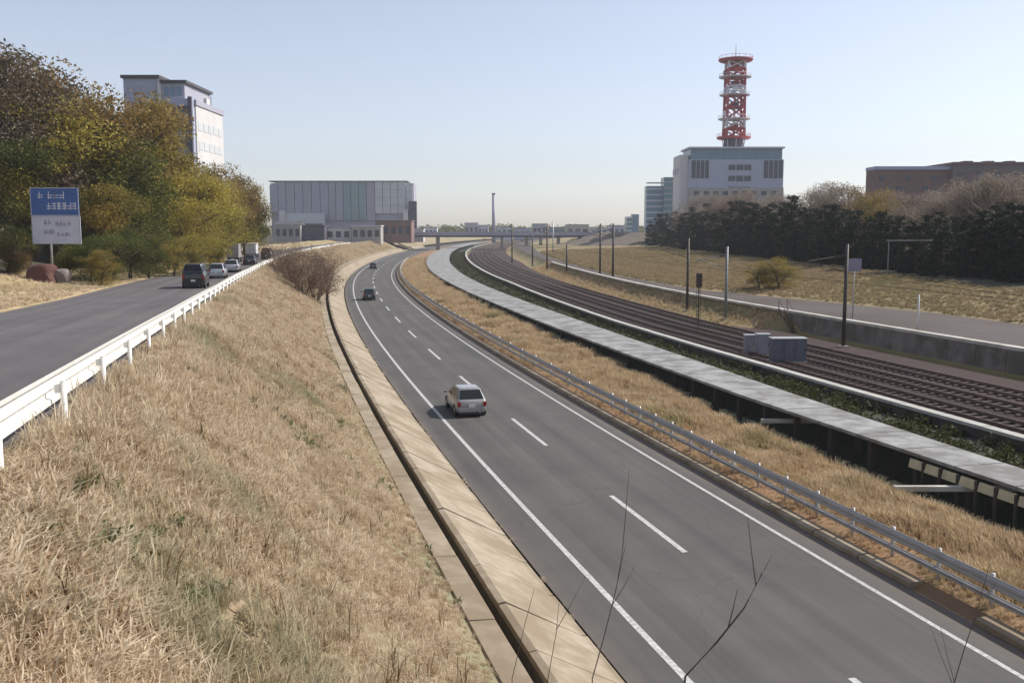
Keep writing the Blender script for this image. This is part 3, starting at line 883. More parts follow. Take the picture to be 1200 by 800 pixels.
    # wheels
    for yy in (re+.68, fr-.72):
        for e in (-1, 1):
            t = MB(); xx = e*(w-.10)
            t.tube([(xx-.10,yy,.31),(xx-.085,yy,.31),(xx+.085,yy,.31),(xx+.10,yy,.31)], [.285,.31,.31,.285], 18); wh = t.build('wheel', MT['tyre'], root, smooth=False)
            t = MB(); t.tube([(xx+e*.085,yy,.31),(xx+e*.108,yy,.31)], [.20,.17], 12); t.build('rim', MT['rim'], wh)
            t = MB(); t.tube([(xx+e*.02,yy,.33),(xx+e*.103,yy,.33)], [.345,.345], 18); t.build('wheel_arch', MT['plastic'], root)
    if roofrack:
        for e in (-1, 1):
            b = MB(); b.tube([(e*wt*.8, ty0*.8, top+.05), (e*wt*.8, ty1*.8, top+.05)], .02, 6); b.build('roof_rail', MT['zinc'], root)
    # exhaust, wiper
    b = MB(); b.tube([(w*.5, re-.03, .24), (w*.5, re+.3, .24)], .035, 8); b.build('exhaust_pipe', MT['zinc'], root)
    return root

def truck(name, loc, rz, label, L=5.4, Wd=1.9, H=2.9, boxm='van_grey', cabm='car_white'):
    root = empty(name, loc, rz); tag(root, label, 'truck', 'vehicles on the roads')
    w = Wd/2
    b = MB(); b.box(-w, w, -L/2, L/2-1.6, .75, H); b.build('cargo_box', MT[boxm], root, bevel=.04)
    for e in (-1, 1):
        b = MB(); b.box(min(e*.03, e*(w-.06)), max(e*.03, e*(w-.06)), -L/2-.03, -L/2-.002, .85, H-.1); d = b.build('rear_door', MT[boxm], root, bevel=.01)
        b = MB(); b.tube([(e*.2, -L/2-.05, .9), (e*.2, -L/2-.05, H-.2)], .018, 6); b.build('lock_bar', MT['zinc'], d)
        b = MB(); b.box(min(e*(w-.35), e*(w-.05)), max(e*(w-.35), e*(w-.05)), -L/2-.05, -L/2+.05, .5, .66); b.build('tail_lamp', MT['tail'], root)
    b = MB(); secs = []
    for yy, zt, kw in ((L/2-1.55, 2.05, 1), (L/2-1.0, 2.1, 1), (L/2-.45, 2.0, .97), (L/2-.12, 1.25, .95), (L/2, .95, .9)):
        secs.append([(-w*kw*.95, yy, .4), (-w*kw*.97, yy, zt-.1), (-w*kw*.85, yy, zt), (w*kw*.85, yy, zt), (w*kw*.97, yy, zt-.1), (w*kw*.95, yy, .4)])
    b.loft(secs, closed=True, caps=True); b.build('cab', MT[cabm], root, fixn=True)
    for e in (-1, 1):
        b = MB(); b.box(min(e*(w-.06), e*(w-.02)), max(e*(w-.06), e*(w-.02)), L/2-1.3, L/2-.6, 1.25, 1.85); b.build('side_window', MT['glass_car'], root)
        b = MB(); b.box(min(e*(w), e*(w+.2)), max(e*(w), e*(w+.2)), L/2-.45, L/2-.35, 1.4, 1.75); b.build('mirror', MT['plastic'], root)
    b = MB(); b.box(-w*.8, w*.8, -L/2+.1, L/2-.3, .42, .74); b.build('chassis', MT['plastic'], root)
    b = MB(); b.box(-.2, .2, -L/2-.04, -L/2-.0, .5, .66); b.build('number_plate', MT['plate'], root)
    for yy in (-L/2+1.1, L/2-.9):
        for e in (-1, 1):
            xx = e*(w-.14)
            t = MB(); t.tube([(xx-.12,yy,.38),(xx+.12,yy,.38)], .38, 16); wh = t.build('wheel', MT['tyre'], root)
            t = MB(); t.tube([(xx+e*.1,yy,.38),(xx+e*.13,yy,.38)], .2, 10); t.build('rim', MT['rim'], wh)
    return root

def on_road(off, s, z=0.0): return W(off, s, z)
def find_s(px, off, z, lo=8, hi=400):     # s on the line 'off' seen at column px
    best = min(np.arange(lo, hi, .25), key=lambda t: abs(W(off, t)[0]/W(off, t)[1] - (px-600)/F_PX))
    return float(best)
# motorway
p = on_plane(551, 489, 0); o1, s1 = inv(p[0], p[1])
car('white_hatchback', W(o1+.1, s1+1.9, .008), heading(s1), MT['car_white'], 'hatch', 3.95, 1.69, 1.47, 'pale compact hatchback driving away in the near left lane of the motorway')
p = on_plane(436, 352, 0); o2, s2 = inv(p[0], p[1])
car('dark_hatchback', W(1.9, s2+1.9, .008), heading(s2), MT['car_navy'], 'hatch', 4.1, 1.75, 1.62, 'dark car far ahead on the motorway, nearer of the two dark ones')
p = on_plane(438, 315, 0); o3, s3 = inv(p[0], p[1])
car('dark_sedan', W(2.2, s3+2, .008), heading(s3), MT['car_navy'], 'sedan', 4.4, 1.75, 1.45, 'small dark car where the motorway bends out of sight')
# side road queue (all drive away)
side = [(230, -14.9, 'black_minivan', 'van', 'car_black', 4.4, 1.75, 1.92, 'black minivan at the tail of the queue on the side road'),
        (256, -14.9, 'silver_hatchback', 'hatch', 'car_silver', 3.8, 1.65, 1.5, 'pale silver hatchback directly ahead of the black minivan'),
        (273, -14.9, 'silver_sedan', 'sedan', 'car_silver', 4.4, 1.75, 1.45, 'silver sedan in the queue beside the grey box truck'),
        (294, -14.9, 'dark_sedan', 'sedan', 'car_navy', 4.5, 1.75, 1.45, 'dark low sedan in the queue ahead of the silver sedan'),
        (314, -14.9, 'black_minivan', 'van', 'car_black', 4.6, 1.75, 1.95, 'black minivan at the far head of the queue'),
        (255, -19.2, 'red_hatchback', 'hatch', 'car_red', 3.8, 1.65, 1.5, 'red car on the far lane partly hidden by the queue')]
for px, off, nm, kd, mt, L, Wd, H, lab in side:
    s_ = find_s(px, off, 0, 20, 300)
    if nm == 'red_hatchback': s_ = find_s(px, off, 0, 60, 300)
    car(nm, W(off, s_, zl(s_)+.015), heading(s_), MT[mt], kd, L, Wd, H, lab)
s_ = find_s(276, -18.6, 0, 60, 300)
truck('box_truck', W(-18.6, s_, zl(s_)+.015), heading(s_), 'grey box truck standing taller than the queue on the side road')
s_ = find_s(297, -18.4, 0, 60, 300)
truck('white_truck', W(-18.4, s_, zl(s_)+.015), heading(s_), 'white box truck farther along the side road than the grey one', 5.4, 1.9, 2.7, 'bld_white', 'car_white')

# ------------------------------------------------------------------ road sign on the left, its stone block
px0, px1 = 35, 95
Ys = 80.0
xs0, _, zt = at_dist(35, 220, Ys); xs1, _, zb = at_dist(95, 286, Ys); zm = z_at(253, Ys)
cxs = (xs0+xs1)/2
gz = ground(cxs, Ys)
rs = empty('road_sign', (cxs, Ys, gz)); tag(rs, 'large road sign, blue above and white below, on a post before the trees', 'road sign')
w = (xs1-xs0)/2
b = MB(); b.box(-w, w, -.06, .0, zm-gz+.01, zt-gz); bp = b.build('blue_panel', MT['sign_blue'], rs)
b = MB(); b.box(-w+.05, w+.05, -.055, .002, zb-gz, zm-gz-.01); wp = b.build('white_panel', MT['sign_white'], rs)
for e in (-w*.28,):
    b = MB(); b.tube([(e, .12, -.6), (e, .12, zt-gz-.2)], .09, 10); b.build('post', MT['zinc'], rs, smooth=True)
for hh in (.3, .8):
    for e in (-1,):
        b = MB(); b.box(-w*.9, w*.9, .005, .06, (zb-gz)+(zt-zb)*hh-.05, (zb-gz)+(zt-zb)*hh+.05); b.build('back_brace', MT['zinc'], rs)
for nm_, m_, z0_, z1_ in (('frame', 'sign_white', zm-gz+.01, zt-gz), ('frame', 'zinc', zb-gz, zm-gz-.01)):
    b = MB(); t_ = .05
    b.box(-w, -w+t_, -.075, -.061, z0_, z1_); b.box(w-t_, w, -.075, -.061, z0_, z1_); b.box(-w+t_, w-t_, -.075, -.061, z0_, z0_+t_); b.box(-w+t_, w-t_, -.075, -.061, z1_-t_, z1_)
    b.build(nm_, MT[m_], rs)
def glyphs(x0, x1, z0, z1, n, m, par, seed):
    """illegible lettering: each sign a handful of strokes in a square"""
    rr = random.Random(seed)
    b = MB(); cw = (x1-x0)/n
    for k in range(n):
        a = x0 + cw*(k+.08); c = x0 + cw*(k+.92); hh = z1-z0; t = hh*.13
        for q in range(rr.choice((2, 3))):
            zz = z0 + hh*(q+.3)/3; b.box(a, c, -.004, 0, zz, zz+t)
        for q in range(rr.choice((1, 2))):
            xx = a + (c-a)*rr.uniform(.1, .85); b.box(xx, xx+t, -.0055, -.0005, z0, z1)
    o = b.build('lettering', m, par); o.location = (0, -.064, 0)
    return o
H0 = zm-gz; H1 = zt-gz; hB = H1-H0
glyphs(-w*.72, -w*.45, H0+hB*.62, H0+hB*.86, 1, MT['sign_white'], bp, 1)
glyphs(-w*.30, w*.42, H0+hB*.60, H0+hB*.86, 3, MT['sign_white'], bp, 2)
glyphs(-w*.35, w*.92, H0+hB*.22, H0+hB*.48, 6, MT['sign_white'], bp, 3)
hW = H0-(zb-gz); Z0 = zb-gz
glyphs(-w*.5, -w*.15, Z0+hW*.68, Z0+hW*.86, 2, MT['sign_ink'], wp, 4)
glyphs(-w*.05, w*.65, Z0+hW*.64, Z0+hW*.80, 4, MT['sign_ink'], wp, 5)
glyphs(-w*.5, -w*.05, Z0+hW*.36, Z0+hW*.52, 3, MT['sign_ink'], wp, 6)
glyphs(w*.02, w*.62, Z0+hW*.28, Z0+hW*.42, 4, MT['sign_ink'], wp, 7)

def rock(name, loc, sx, sy, sz, m, label, cat, seed=1):
    bm = bmesh.new(); bmesh.ops.create_icosphere(bm, subdivisions=3, radius=1)
    rr = random.Random(seed); ph_ = [rr.uniform(0, 6) for _ in range(6)]
    for v in bm.verts:
        c = v.co; k = 1 + .12*math.sin(c.x*3+ph_[0])*math.sin(c.y*3.3+ph_[1]) + .1*math.sin(c.z*4+ph_[2]+c.x*2)
        c.x = max(-.8, min(.8, c.x))*k*sx; c.y = max(-.8, min(.8, c.y))*k*sy; c.z = max(-.5, min(.78, c.z))*k*sz
    me = bpy.data.meshes.new(name); bm.to_mesh(me); bm.free(); me.materials.append(m)
    o = link(name, me); o.location = loc; tag(o, label, cat); return o
p = at_dist(50, 320, 78); rock('boulder', (p[0], 78, ground(p[0], 78)+.4), 1.4, 1.0, 1.2, MT['brick_red'], 'dark reddish brown boulder at the foot of the road sign', 'boulder', 3)
p = at_dist(71, 318, 78.5); rock('boulder', (p[0], 78.5, ground(p[0], 78.5)+.35), .8, .7, 1.0, MT['bld_brown2'], 'smaller paler boulder right of the reddish brown one', 'boulder', 5)

# ------------------------------------------------------------------ buildings
def bld(name, label, cat='building', group=None):
    o = empty(name); tag(o, label, cat, group); return o
def bbox(name, par, x0, x1, y0, y1, z0, z1, m, bevel=0):
    b = MB(); b.box(x0, x1, y0, y1, z0, z1); return b.build(name, MT[m], par, bevel=bevel)
def X(px, Y): return (px-600)/F_PX*Y / math.cos(PITCH) * (math.cos(PITCH))
def XX(px, Y, py=268): return at_dist(px, py, Y)[0]

# tower-topped office block, right of centre
Yb = 420.0
B = bld('telecom_building', 'broad grey office block carrying the red and white antenna tower')
xl, xr = XX(806, Yb), XX(916, Yb); ztop = z_at(174, Yb); zband = z_at(187, Yb)
bbox('wall', B, xl, xr, Yb, Yb+20, 3, zband, 'bld_violet')
bbox('top_storey', B, xl+.6, xr-.6, Yb+.6, Yb+19, zband+.005, ztop, 'bld_blue')
bbox('cornice', B, xl-.25, xr+.25, Yb-.4, Yb+20.3, ztop+.005, ztop+.7, 'bld_grey2')
bbox('side_wing', B, XX(797, Yb)-.3, xl-.01, Yb+2, Yb+19, 3, z_at(181, Yb), 'bld_white')
for a, c in ((809, 829), (893, 915)):
    f = bbox('window_block', B, XX(a, Yb), XX(c, Yb), Yb-.12, Yb+.1, z_at(209, Yb), z_at(188, Yb), 'bld_dark')
    for q in range(5):
        zz = z_at(209, Yb) + (z_at(188, Yb)-z_at(209, Yb))*(q+.5)/5
        bbox('mullion', f, XX(a, Yb), XX(c, Yb), Yb-.3, Yb-.125, zz-.12, zz+.12, 'bld_band')
    for q in range(1, 4):
        xx = XX(a, Yb)+(XX(c, Yb)-XX(a, Yb))*q/4
        bbox('mullion', f, xx-.12, xx+.12, Yb-.35, Yb-.13, z_at(209, Yb), z_at(188, Yb), 'bld_violet')
for t0 in (193, 206, 219):
    for k in range(3):
        a = 852+9.2*k
        f = bbox('window', B, XX(a, Yb), XX(a+8, Yb), Yb-.1, Yb+.1, z_at(t0+6.5, Yb), z_at(t0, Yb), 'bld_band')
        bbox('pane', f, XX(a+.7, Yb), XX(a+7.3, Yb), Yb-.14, Yb-.105, z_at(t0+5.6, Yb), z_at(t0+1, Yb), 'bld_dark')
bbox('lower_storeys', B, xl-.1, xr+.1, Yb-.7, Yb-.002, 3, z_at(220, Yb), 'bld_beige')
for q in range(9):
    a = 812+11.2*q
    bbox('window', B, XX(a, Yb), XX(a+6, Yb), Yb-.85, Yb-.702, z_at(229, Yb), z_at(224, Yb), 'bld_dark')
for q in range(3):
    bbox('side_window', B, XX(797, Yb)-.42, XX(797, Yb)-.302, Yb+5+5.6*q, Yb+8.4+5.6*q, z_at(203, Yb), z_at(196, Yb), 'bld_grey')
# antenna tower: its own thing on the roof
Yt = Yb+10.5; xt = XX(857, Yt)
T = empty('antenna_tower', (xt, Yt, 0)); tag(T, 'red and white lattice antenna tower with round platforms on the grey office block', 'antenna tower')
def zt_(py): return z_at(py, Yt)
pxm = Yt / F_PX
bbt = MB(); bbt.tube([(0,0,ztop+.705), (0,0,zt_(163))], [12*pxm, 11*pxm], 16); bbt.build('base_drum', MT['bld_band'], T)
for q in range(8):
    t = q*PI/4
    b = MB(); b.tube([(11.5*pxm*math.cos(t), 11.5*pxm*math.sin(t), ztop+1), (11.9*pxm*math.cos(t)*1.1, 11.9*pxm*math.sin(t)*1.1, zt_(163))], .2, 5); b.build('base_strut', MT['bld_grey2'], T)
levels = [162, 140, 112, 91, 71]
rad = [14.4, 14.0, 13.6, 13.2, 12.8]
wide = [19.5, 18.5, 17.5, 18.5, 19.5]
segs = []
for i in range(4):
    z0, z1 = zt_(levels[i]), zt_(levels[i+1])
    n = 2
    for q in range(n):
        za, zb = z0+(z1-z0)*q/n, z0+(z1-z0)*(q+1)/n
        ra, rb_ = (rad[i]+(rad[i+1]-rad[i])*q/n)*pxm, (rad[i]+(rad[i+1]-rad[i])*(q+1)/n)*pxm
        red = (i*2+q) % 3 != 1
        b = MB()
        for c in range(4):
            t0, t1 = 2*PI*c/4+PI/4, 2*PI*(c+1)/4+PI/4
            b.tube([(ra*math.cos(t0), ra*math.sin(t0), za), (rb_*math.cos(t0), rb_*math.sin(t0), zb)], .55, 5)
            b.tube([(ra*math.cos(t0), ra*math.sin(t0), za), (rb_*math.cos(t1), rb_*math.sin(t1), zb)], .32, 4)
            b.tube([(ra*math.cos(t1), ra*math.sin(t1), za), (rb_*math.cos(t0), rb_*math.sin(t0), zb)], .32, 4)
            b.tube([(rb_*math.cos(t0), rb_*math.sin(t0), zb), (rb_*math.cos(t1), rb_*math.sin(t1), zb)], .45, 4)
        b.build('lattice_section', MT['red_white_red' if red else 'tower_white'], T)
for i in range(5):
    z = zt_(levels[i]); r_ = wide[i]*pxm; th = 1.0 if i in (0, 4) else .45
    b = MB(); b.tube([(0,0,z-th*.5), (0,0,z), (0,0,z+th*.5)], [r_*.92, r_, r_], 20)
    P = b.build('platform', MT['red_white_red' if i in (0, 4) else 'tower_white'], T)
    b = MB()
    for c in range(16):
        t = 2*PI*c/16; t1 = 2*PI*(c+1)/16
        b.tube([(r_*.97*math.cos(t), r_*.97*math.sin(t), z+th*.5), (r_*.97*math.cos(t), r_*.97*math.sin(t), z+th*.5+1.2)], .07, 4)
        b.tube([(r_*.97*math.cos(t), r_*.97*math.sin(t), z+th*.5+1.2), (r_*.97*math.cos(t1), r_*.97*math.sin(t1), z+th*.5+1.2)], .07, 4)
    b.build('railing', MT['red_white_red' if i in (0, 4) else 'tower_white'], P)
for k in range(6):
    t = k*PI/3+.4; z = zt_(levels[1+k % 3])
    b = MB(); b.tube([(12.6*pxm*math.cos(t), 12.6*pxm*math.sin(t), z+2.2), (13.6*pxm*math.cos(t), 13.6*pxm*math.sin(t), z+2.2)], [.3, 1.3], 12); b.build('dish_antenna', MT['tower_white'], T)
for i in range(4):
    zc = (zt_(levels[i])+zt_(levels[i+1]))/2; hw = 9.2*pxm
    b = MB(); b.box(-hw, hw, -hw, hw, zc-.35, zc+.35); b.box(-hw*.45, hw*.45, -hw*.45, hw*.45, zc+.36, zc+2.2); b.build('equipment_deck', MT[('red_white_red','bld_band','bld_band','red_white_red')[i]], T)
b = MB(); b.tube([(0,0,zt_(160)), (0,0,zt_(66))], .45, 8); b.build('core', MT['tower_white'], T)
b = MB(); b.tube([(0,0,zt_(69)), (0,0,zt_(52))], [.28, .1], 6); b.build('mast', MT['tower_white'], T)

# blue glass pair
Yc = 520.0
B = bld('glass_office', 'blue grey stepped glass office left of the tower block')
bbox('wall', B, XX(757, Yc), XX(776, Yc), Yc, Yc+8, 2, z_at(218, Yc), 'bld_blue')
bbox('wall', B, XX(776, Yc)+.02, XX(792, Yc), Yc-3, Yc+8, 2, z_at(208, Yc), 'bld_teal')
for q in range(8):
    zz = 12+3.1*q
    bbox('floor_band', B, XX(757, Yc)-.1, XX(776, Yc)-.1, Yc-.15, Yc-.002, zz, zz+.8, 'bld_grey2')
    bbox('floor_band', B, XX(776, Yc)+.1, XX(792, Yc)+.1, Yc-3.15, Yc-3.002, zz+.4, zz+1.2, 'bld_grey')
B = bld('slim_tower', 'slim dark far tower standing left of the blue glass office')
Yd = 760.0
bbox('wall', B, XX(734, Yd), XX(741, Yd), Yd, Yd+12, 2, z_at(254, Yd), 'bld_teal')
bbox('wall', B, XX(741, Yd)+.02, XX(749, Yd), Yd+2, Yd+12, 2, z_at(251, Yd), 'bld_blue')
for q in range(4):
    bbox('floor_band', B, XX(734, Yd)-.1, XX(741, Yd), Yd-.2, Yd-.002, 8+3.4*q, 9+3.4*q, 'bld_grey2')

# large cladded block left of centre
Ye = 520.0
B = bld('cladded_warehouse', 'wide grey panelled block with a greenish glazed middle beyond the side road', 'building')
zt0 = z_at(213, Ye); z0 = 3.0
bbox('wall', B, XX(318, Ye), XX(485, Ye), Ye+1, Ye+16, z0, zt0-.8, 'bld_grey')
edges = [317, 327, 336, 346, 356, 366, 376, 386, 394, 403, 412, 421, 430, 440, 449, 458, 467, 476, 484]
mats = ['bld_grey','bld_grey','bld_mauve','bld_grey','bld_mauve','bld_grey','bld_grey','bld_mauve','bld_grey','bld_green','bld_green','bld_green','bld_grey','bld_grey2','bld_grey2','bld_grey2','bld_grey2','bld_grey2']
for i, (a, c) in enumerate(zip(edges[:-1], edges[1:])):
    top = zt0 if i not in (0, 17) else zt0-1.6
    lo = z_at(258, Ye) if 6 <= i < 13 else z_at(250, Ye)
    pr = (0, .35, .15)[i % 3]
    pn = bbox('facade_panel', B, XX(a, Ye)+.12, XX(c, Ye)-.12, Ye-pr, Ye+.99, lo, top, mats[i])
    for q in range(3):
        zz = lo+(top-lo)*(q+1)/4
        bbox('joint_rail', pn, XX(a, Ye)+.12, XX(c, Ye)-.12, Ye-pr-.12, Ye-pr-.002, zz-.1, zz+.1, 'bld_grey')
bbox('parapet', B, XX(317, Ye)-.2, XX(478, Ye), Ye-.6, Ye+16, zt0+.002, zt0+.5, 'bld_band')
bbox('lower_storey', B, XX(330, Ye), XX(382, Ye), Ye-4, Ye-.5, 3, z_at(250, Ye), 'bld_grey2')
bbox('loading_bay', B, XX(333, Ye), XX(380, Ye), Ye-4.4, Ye-4.002, 4, z_at(262, Ye), 'bld_dark')
bbox('white_pier', B, XX(330, Ye), XX(337, Ye), Ye-4.8, Ye-4.41, 4, z_at(247, Ye), 'bld_white')
bbox('white_pier', B, XX(473, Ye), XX(479, Ye), Ye-3, Ye-.5, 4, z_at(246, Ye), 'bld_white')
bbox('stair_tower', B, XX(480, Ye), XX(489, Ye), Ye-3.2, Ye-.5, 4, z_at(236, Ye), 'bld_band')

def hut(name, label, a, c, top, Y, m, roofm, depth=9, z0=3.6, gable=False, group=None, wins=0):
    B = bld(name, label, 'building', group)
    x0, x1, zt = XX(a, Y), XX(c, Y), z_at(top, Y)
    bbox('wall', B, x0, x1, Y, Y+depth, z0, zt-.5, m)
    b = MB()
    if gable:
        b.poly([(x0-.3,Y-.3,zt-.49),(x1+.3,Y-.3,zt-.49),(x1+.3,Y+depth+.3,zt-.49),(x0-.3,Y+depth+.3,zt-.49),(x0-.3,Y+depth/2,zt+1.0),(x1+.3,Y+depth/2,zt+1.0)], [(0,1,5,4),(2,3,4,5),(0,4,3),(1,2,5),(0,3,2,1)])
    else:
        b.box(x0-.3, x1+.3, Y-.3, Y+depth+.3, zt-.49, zt)
    b.build('roof', MT[roofm], B)
    for q in range(wins):
        xa = x0+(x1-x0)*(q+.2)/wins; xb = x0+(x1-x0)*(q+.8)/wins
        bbox('window', B, xa, xb, Y-.08, Y-.002, z0+(zt-z0)*.4, z0+(zt-z0)*.75, 'bld_dark')
    return B
hut('red_brown_shop', 'low red brown building under the right end of the grey panelled block', 440, 482, 258, 440, 'bld_brown', 'bld_brown2', 14, wins=5)
hut('white_kiosk', 'small white flat-roofed building in front of the grey panelled block', 412, 446, 264, 400, 'bld_beige', 'bld_grey2', 8, wins=4)
hut('grey_shed', 'small grey shed left of the white flat-roofed building', 382, 411, 266, 405, 'bld_grey2', 'bld_grey', 8, wins=3)
hut('low_store', 'low pale store by the left end of the grey panelled block', 322, 352, 262, 395, 'bld_beige', 'roof_dark', 9, wins=4, gable=True)
hut('dark_shed', 'dark low shed in front of the loading bays', 354, 380, 264, 398, 'bld_band', 'roof_dark', 8, wins=3)
hut('pale_house', 'small pale house right of the grey panelled block', 484, 496, 268, 470, 'bld_white', 'bld_grey2', 9, wins=2)
far = [(545, 560, 261, 900, 'bld_grey', 'grey house on the skyline left of the chimney'), (561, 572, 264, 900, 'bld_violet', 'violet grey house touching the chimney on the left'), (582, 600, 265, 850, 'bld_grey2', 'pale low block just right of the chimney'),
       (602, 622, 267, 850, 'bld_violet', 'long low violet block on the skyline'), (624, 640, 262, 820, 'bld_grey', 'dark low block on the skyline above the overpass'), (643, 662, 266, 820, 'bld_teal', 'block with pale green front on the skyline'),
       (664, 690, 263, 800, 'bld_beige', 'beige house on the skyline above the overpass approach'), (692, 712, 266, 820, 'bld_grey2', 'pale house behind the pair of catenary poles'), (714, 732, 264, 850, 'bld_grey', 'grey house left of the slim dark tower'), (498, 512, 266, 900, 'bld_grey2', 'pale block at the left end of the skyline trees')]
for a, c, t, Y, m, lab in far:
    hut('far_house', lab, a, c, t, Y, m, 'roof_dark', 14, z0=-1, group='small houses on the skyline', wins=3)
# chimney
Yh = 700.0
o = empty('chimney', (XX(578.5, Yh), Yh, -1)); tag(o, 'tall slim dark chimney rising from the skyline near the centre', 'chimney')
b = MB(); b.tube([(0,0,0), (0,0,z_at(228, Yh)+1)], [1.5, 1.05], 14); b.build('shaft', MT['bld_grey'], o, smooth=True)
b = MB(); b.tube([(0,0,z_at(228, Yh)+1.01), (0,0,z_at(228, Yh)+2)], 1.25, 14); b.build('rim', MT['roof_dark'], o)

# left office block above the trees
Yf = 205.0
B = bld('hillside_office', 'violet grey office with white right flank rising above the trees on the left')
x1 = XX(232, Yf); zA = z_at(93, Yf); zB = z_at(116, Yf)
bbox('wall', B, XX(150, Yf), XX(190, Yf), Yf+1, Yf+20, 6, z_at(91, Yf), 'bld_violet')
bbox('roof_slab', B, XX(148, Yf), XX(193, Yf), Yf+.4, Yf+20.4, z_at(91, Yf)+.002, z_at(87.5, Yf), 'roof_dark')
bbox('white_pilaster', B, XX(190, Yf)+.01, XX(194, Yf), Yf+.6, Yf+19, 6, z_at(93, Yf), 'bld_white')
bbox('wall', B, XX(194, Yf)+.02, XX(221, Yf), Yf+.8, Yf+18, 6, z_at(97, Yf), 'bld_grey')
bbox('roof_slab', B, XX(193, Yf)+.03, XX(224, Yf), Yf+.3, Yf+18.4, z_at(97, Yf)+.002, z_at(93.5, Yf), 'roof_dark')
bbox('balcony_block', B, XX(200, Yf), x1-.02, Yf-.6, Yf+.79, 6, zB, 'bld_violet')
for t in (127, 147, 167):
    bbox('balcony_band', B, XX(199, Yf), XX(228, Yf)-.01, Yf-1.2, Yf-.602, z_at(t+3, Yf), z_at(t-2, Yf), 'bld_band')
    for k in range(3):
        bbox('window', B, XX(201+8.6*k, Yf), XX(208.4+8.6*k, Yf), Yf-.66, Yf-.602, z_at(t+14, Yf), z_at(t+4, Yf), 'bld_blue')
for k in range(3):
    bbox('window', B, XX(197+7.5*k, Yf), XX(202.5+7.5*k, Yf), Yf+.72, Yf+.798, z_at(112, Yf), z_at(101, Yf), 'bld_blue')
for k in range(4):
    for t in (100, 114, 128):
        bbox('window', B, XX(154+9*k, Yf), XX(160.5+9*k, Yf), Yf+.9, Yf+.998, z_at(t+8, Yf), z_at(t, Yf), 'bld_grey')
bbox('corner_pier', B, XX(228, Yf), x1, Yf-1.4, Yf-.603, 6, zB+.3, 'bld_band')
wing = bbox('white_wing', B, XX(222, Yf), x1+.25, Yf+.8, Yf+19.5, 6, zB-1.2, 'bld_white')
bbox('roof_beam', B, x1-.6, x1+.5, Yf+.4, Yf+20, zB-1.19, zB-.1, 'bld_grey')
for t in (6, 10, 14):
    for k in range(5):
        bbox('window', wing, x1+.252, x1+.32, Yf+1.8+3.5*k, Yf+4.4+3.5*k, zB-t-.2, zB-t+1.6, 'bld_grey2')
bbox('roof_plant', B, x1-4.2, x1-1.4, Yf+13.5, Yf+16, zB-1.1, zB+1.9, 'bld_white')
b = MB(); b.tube([(x1-1.5, Yf+17, zB-.2), (x1-1.5, Yf+17, zB+2.6)], .12, 6); b.build('antenna', MT['zinc'], B)

# brown buildings on the right beyond the wood
Yg = 270.0
B = bld('long_brown_block', 'long red brown block beyond the dark wood on the right')
xa, xb, xc_ = XX(1023, Yg), XX(1110, Yg), XX(1260, Yg)
bbox('wall', B, xa, xb, Yg, Yg+7, 4, z_at(199, Yg), 'bld_brown')
bbox('upper_band', B, xa-.2, xb-.01, Yg-.4, Yg+7, z_at(199, Yg)+.002, z_at(195, Yg), 'bld_violet')
bbox('wall', B, xb+.01, xc_, Yg-2, Yg+24, 4, z_at(193, Yg), 'bld_brown2')
bbox('parapet', B, xb-.2, xc_, Yg-2.4, Yg+24, z_at(193, Yg)+.002, z_at(190.5, Yg), 'bld_brown')
for r_ in range(3):
    for k in range(8):
        bbox('window', B, XX(1028+10.2*k, Yg), XX(1034+10.2*k, Yg), Yg-.12, Yg-.002, z_at(212+12*r_, Yg), z_at(206+12*r_, Yg), 'bld_brown2' if (k+r_) % 3 else 'bld_dark')
    for k in range(8):
        bbox('window', B, XX(1115+11*k, Yg), XX(1121+11*k, Yg), Yg-2.12, Yg-2.002, z_at(209+12*r_, Yg), z_at(202+12*r_, Yg), 'bld_brown' if (k+r_) % 2 else 'bld_dark')
for k in range(3):
    bbox('roof_unit', B, XX(1130+25*k, Yg), XX(1140+25*k, Yg), Yg+2, Yg+5, z_at(190.5, Yg)+.004, z_at(188, Yg), 'bld_band')

# overpass across the far end
Yo = 455.0
O = empty('overpass'); tag(O, 'dark flat road overpass crossing the far end of the railway', 'bridge')
x0, x1_ = XX(478, Yo), XX(700, Yo)
bbox('deck', O, x0, x1_, Yo, Yo+11, z_at(278, Yo), z_at(274.5, Yo), 'bld_band')
bbox('parapet', O, x0, x1_, Yo-.3, Yo-.002, z_at(276, Yo), z_at(271.8, Yo), 'bld_grey')
for px in (512, 588, 617, 634, 655):
    bbox('pier', O, XX(px-1.6, Yo), XX(px+1.6, Yo), Yo+1, Yo+9, -1, z_at(278, Yo)-.002, 'concrete_grey')
for q in range(24):
    xx = x0 + (x1_-x0)*(q+.5)/24
    b = MB(); b.tube([(xx, Yo-.1, z_at(271.8, Yo)), (xx, Yo-.1, z_at(270.2, Yo))], .09, 5); b.build('railing_post', MT['zinc'], O)
# approach bank on its right
crest = [(XX(690, 470), 470), (XX(703, 452), 452), (XX(722, 425), 425), (XX(748, 400), 400), (XX(775, 392), 392), (XX(800, 395), 395)]
b = MB(); secs = []
for i, (x, y) in enumerate(crest):
    zc = z_at(272.5, y)
    sec = []
    for q in range(9):
        t = q/8; gx, gy = x-17*t, y-24*t
        zz = zc + (ground(gx, gy)-.3-zc)*t**.85 + (.35*math.sin(gx*.9+gy*.7) if 0 < q < 8 else 0)
        sec.append((gx, gy, zz))
    secs.append([(x+6, y+10, zc)] + sec)
b.loft(secs)
o = b.build('approach_bank', MT['bank_brown'], None, smooth=True, fixn=True); o['kind'] = 'structure'

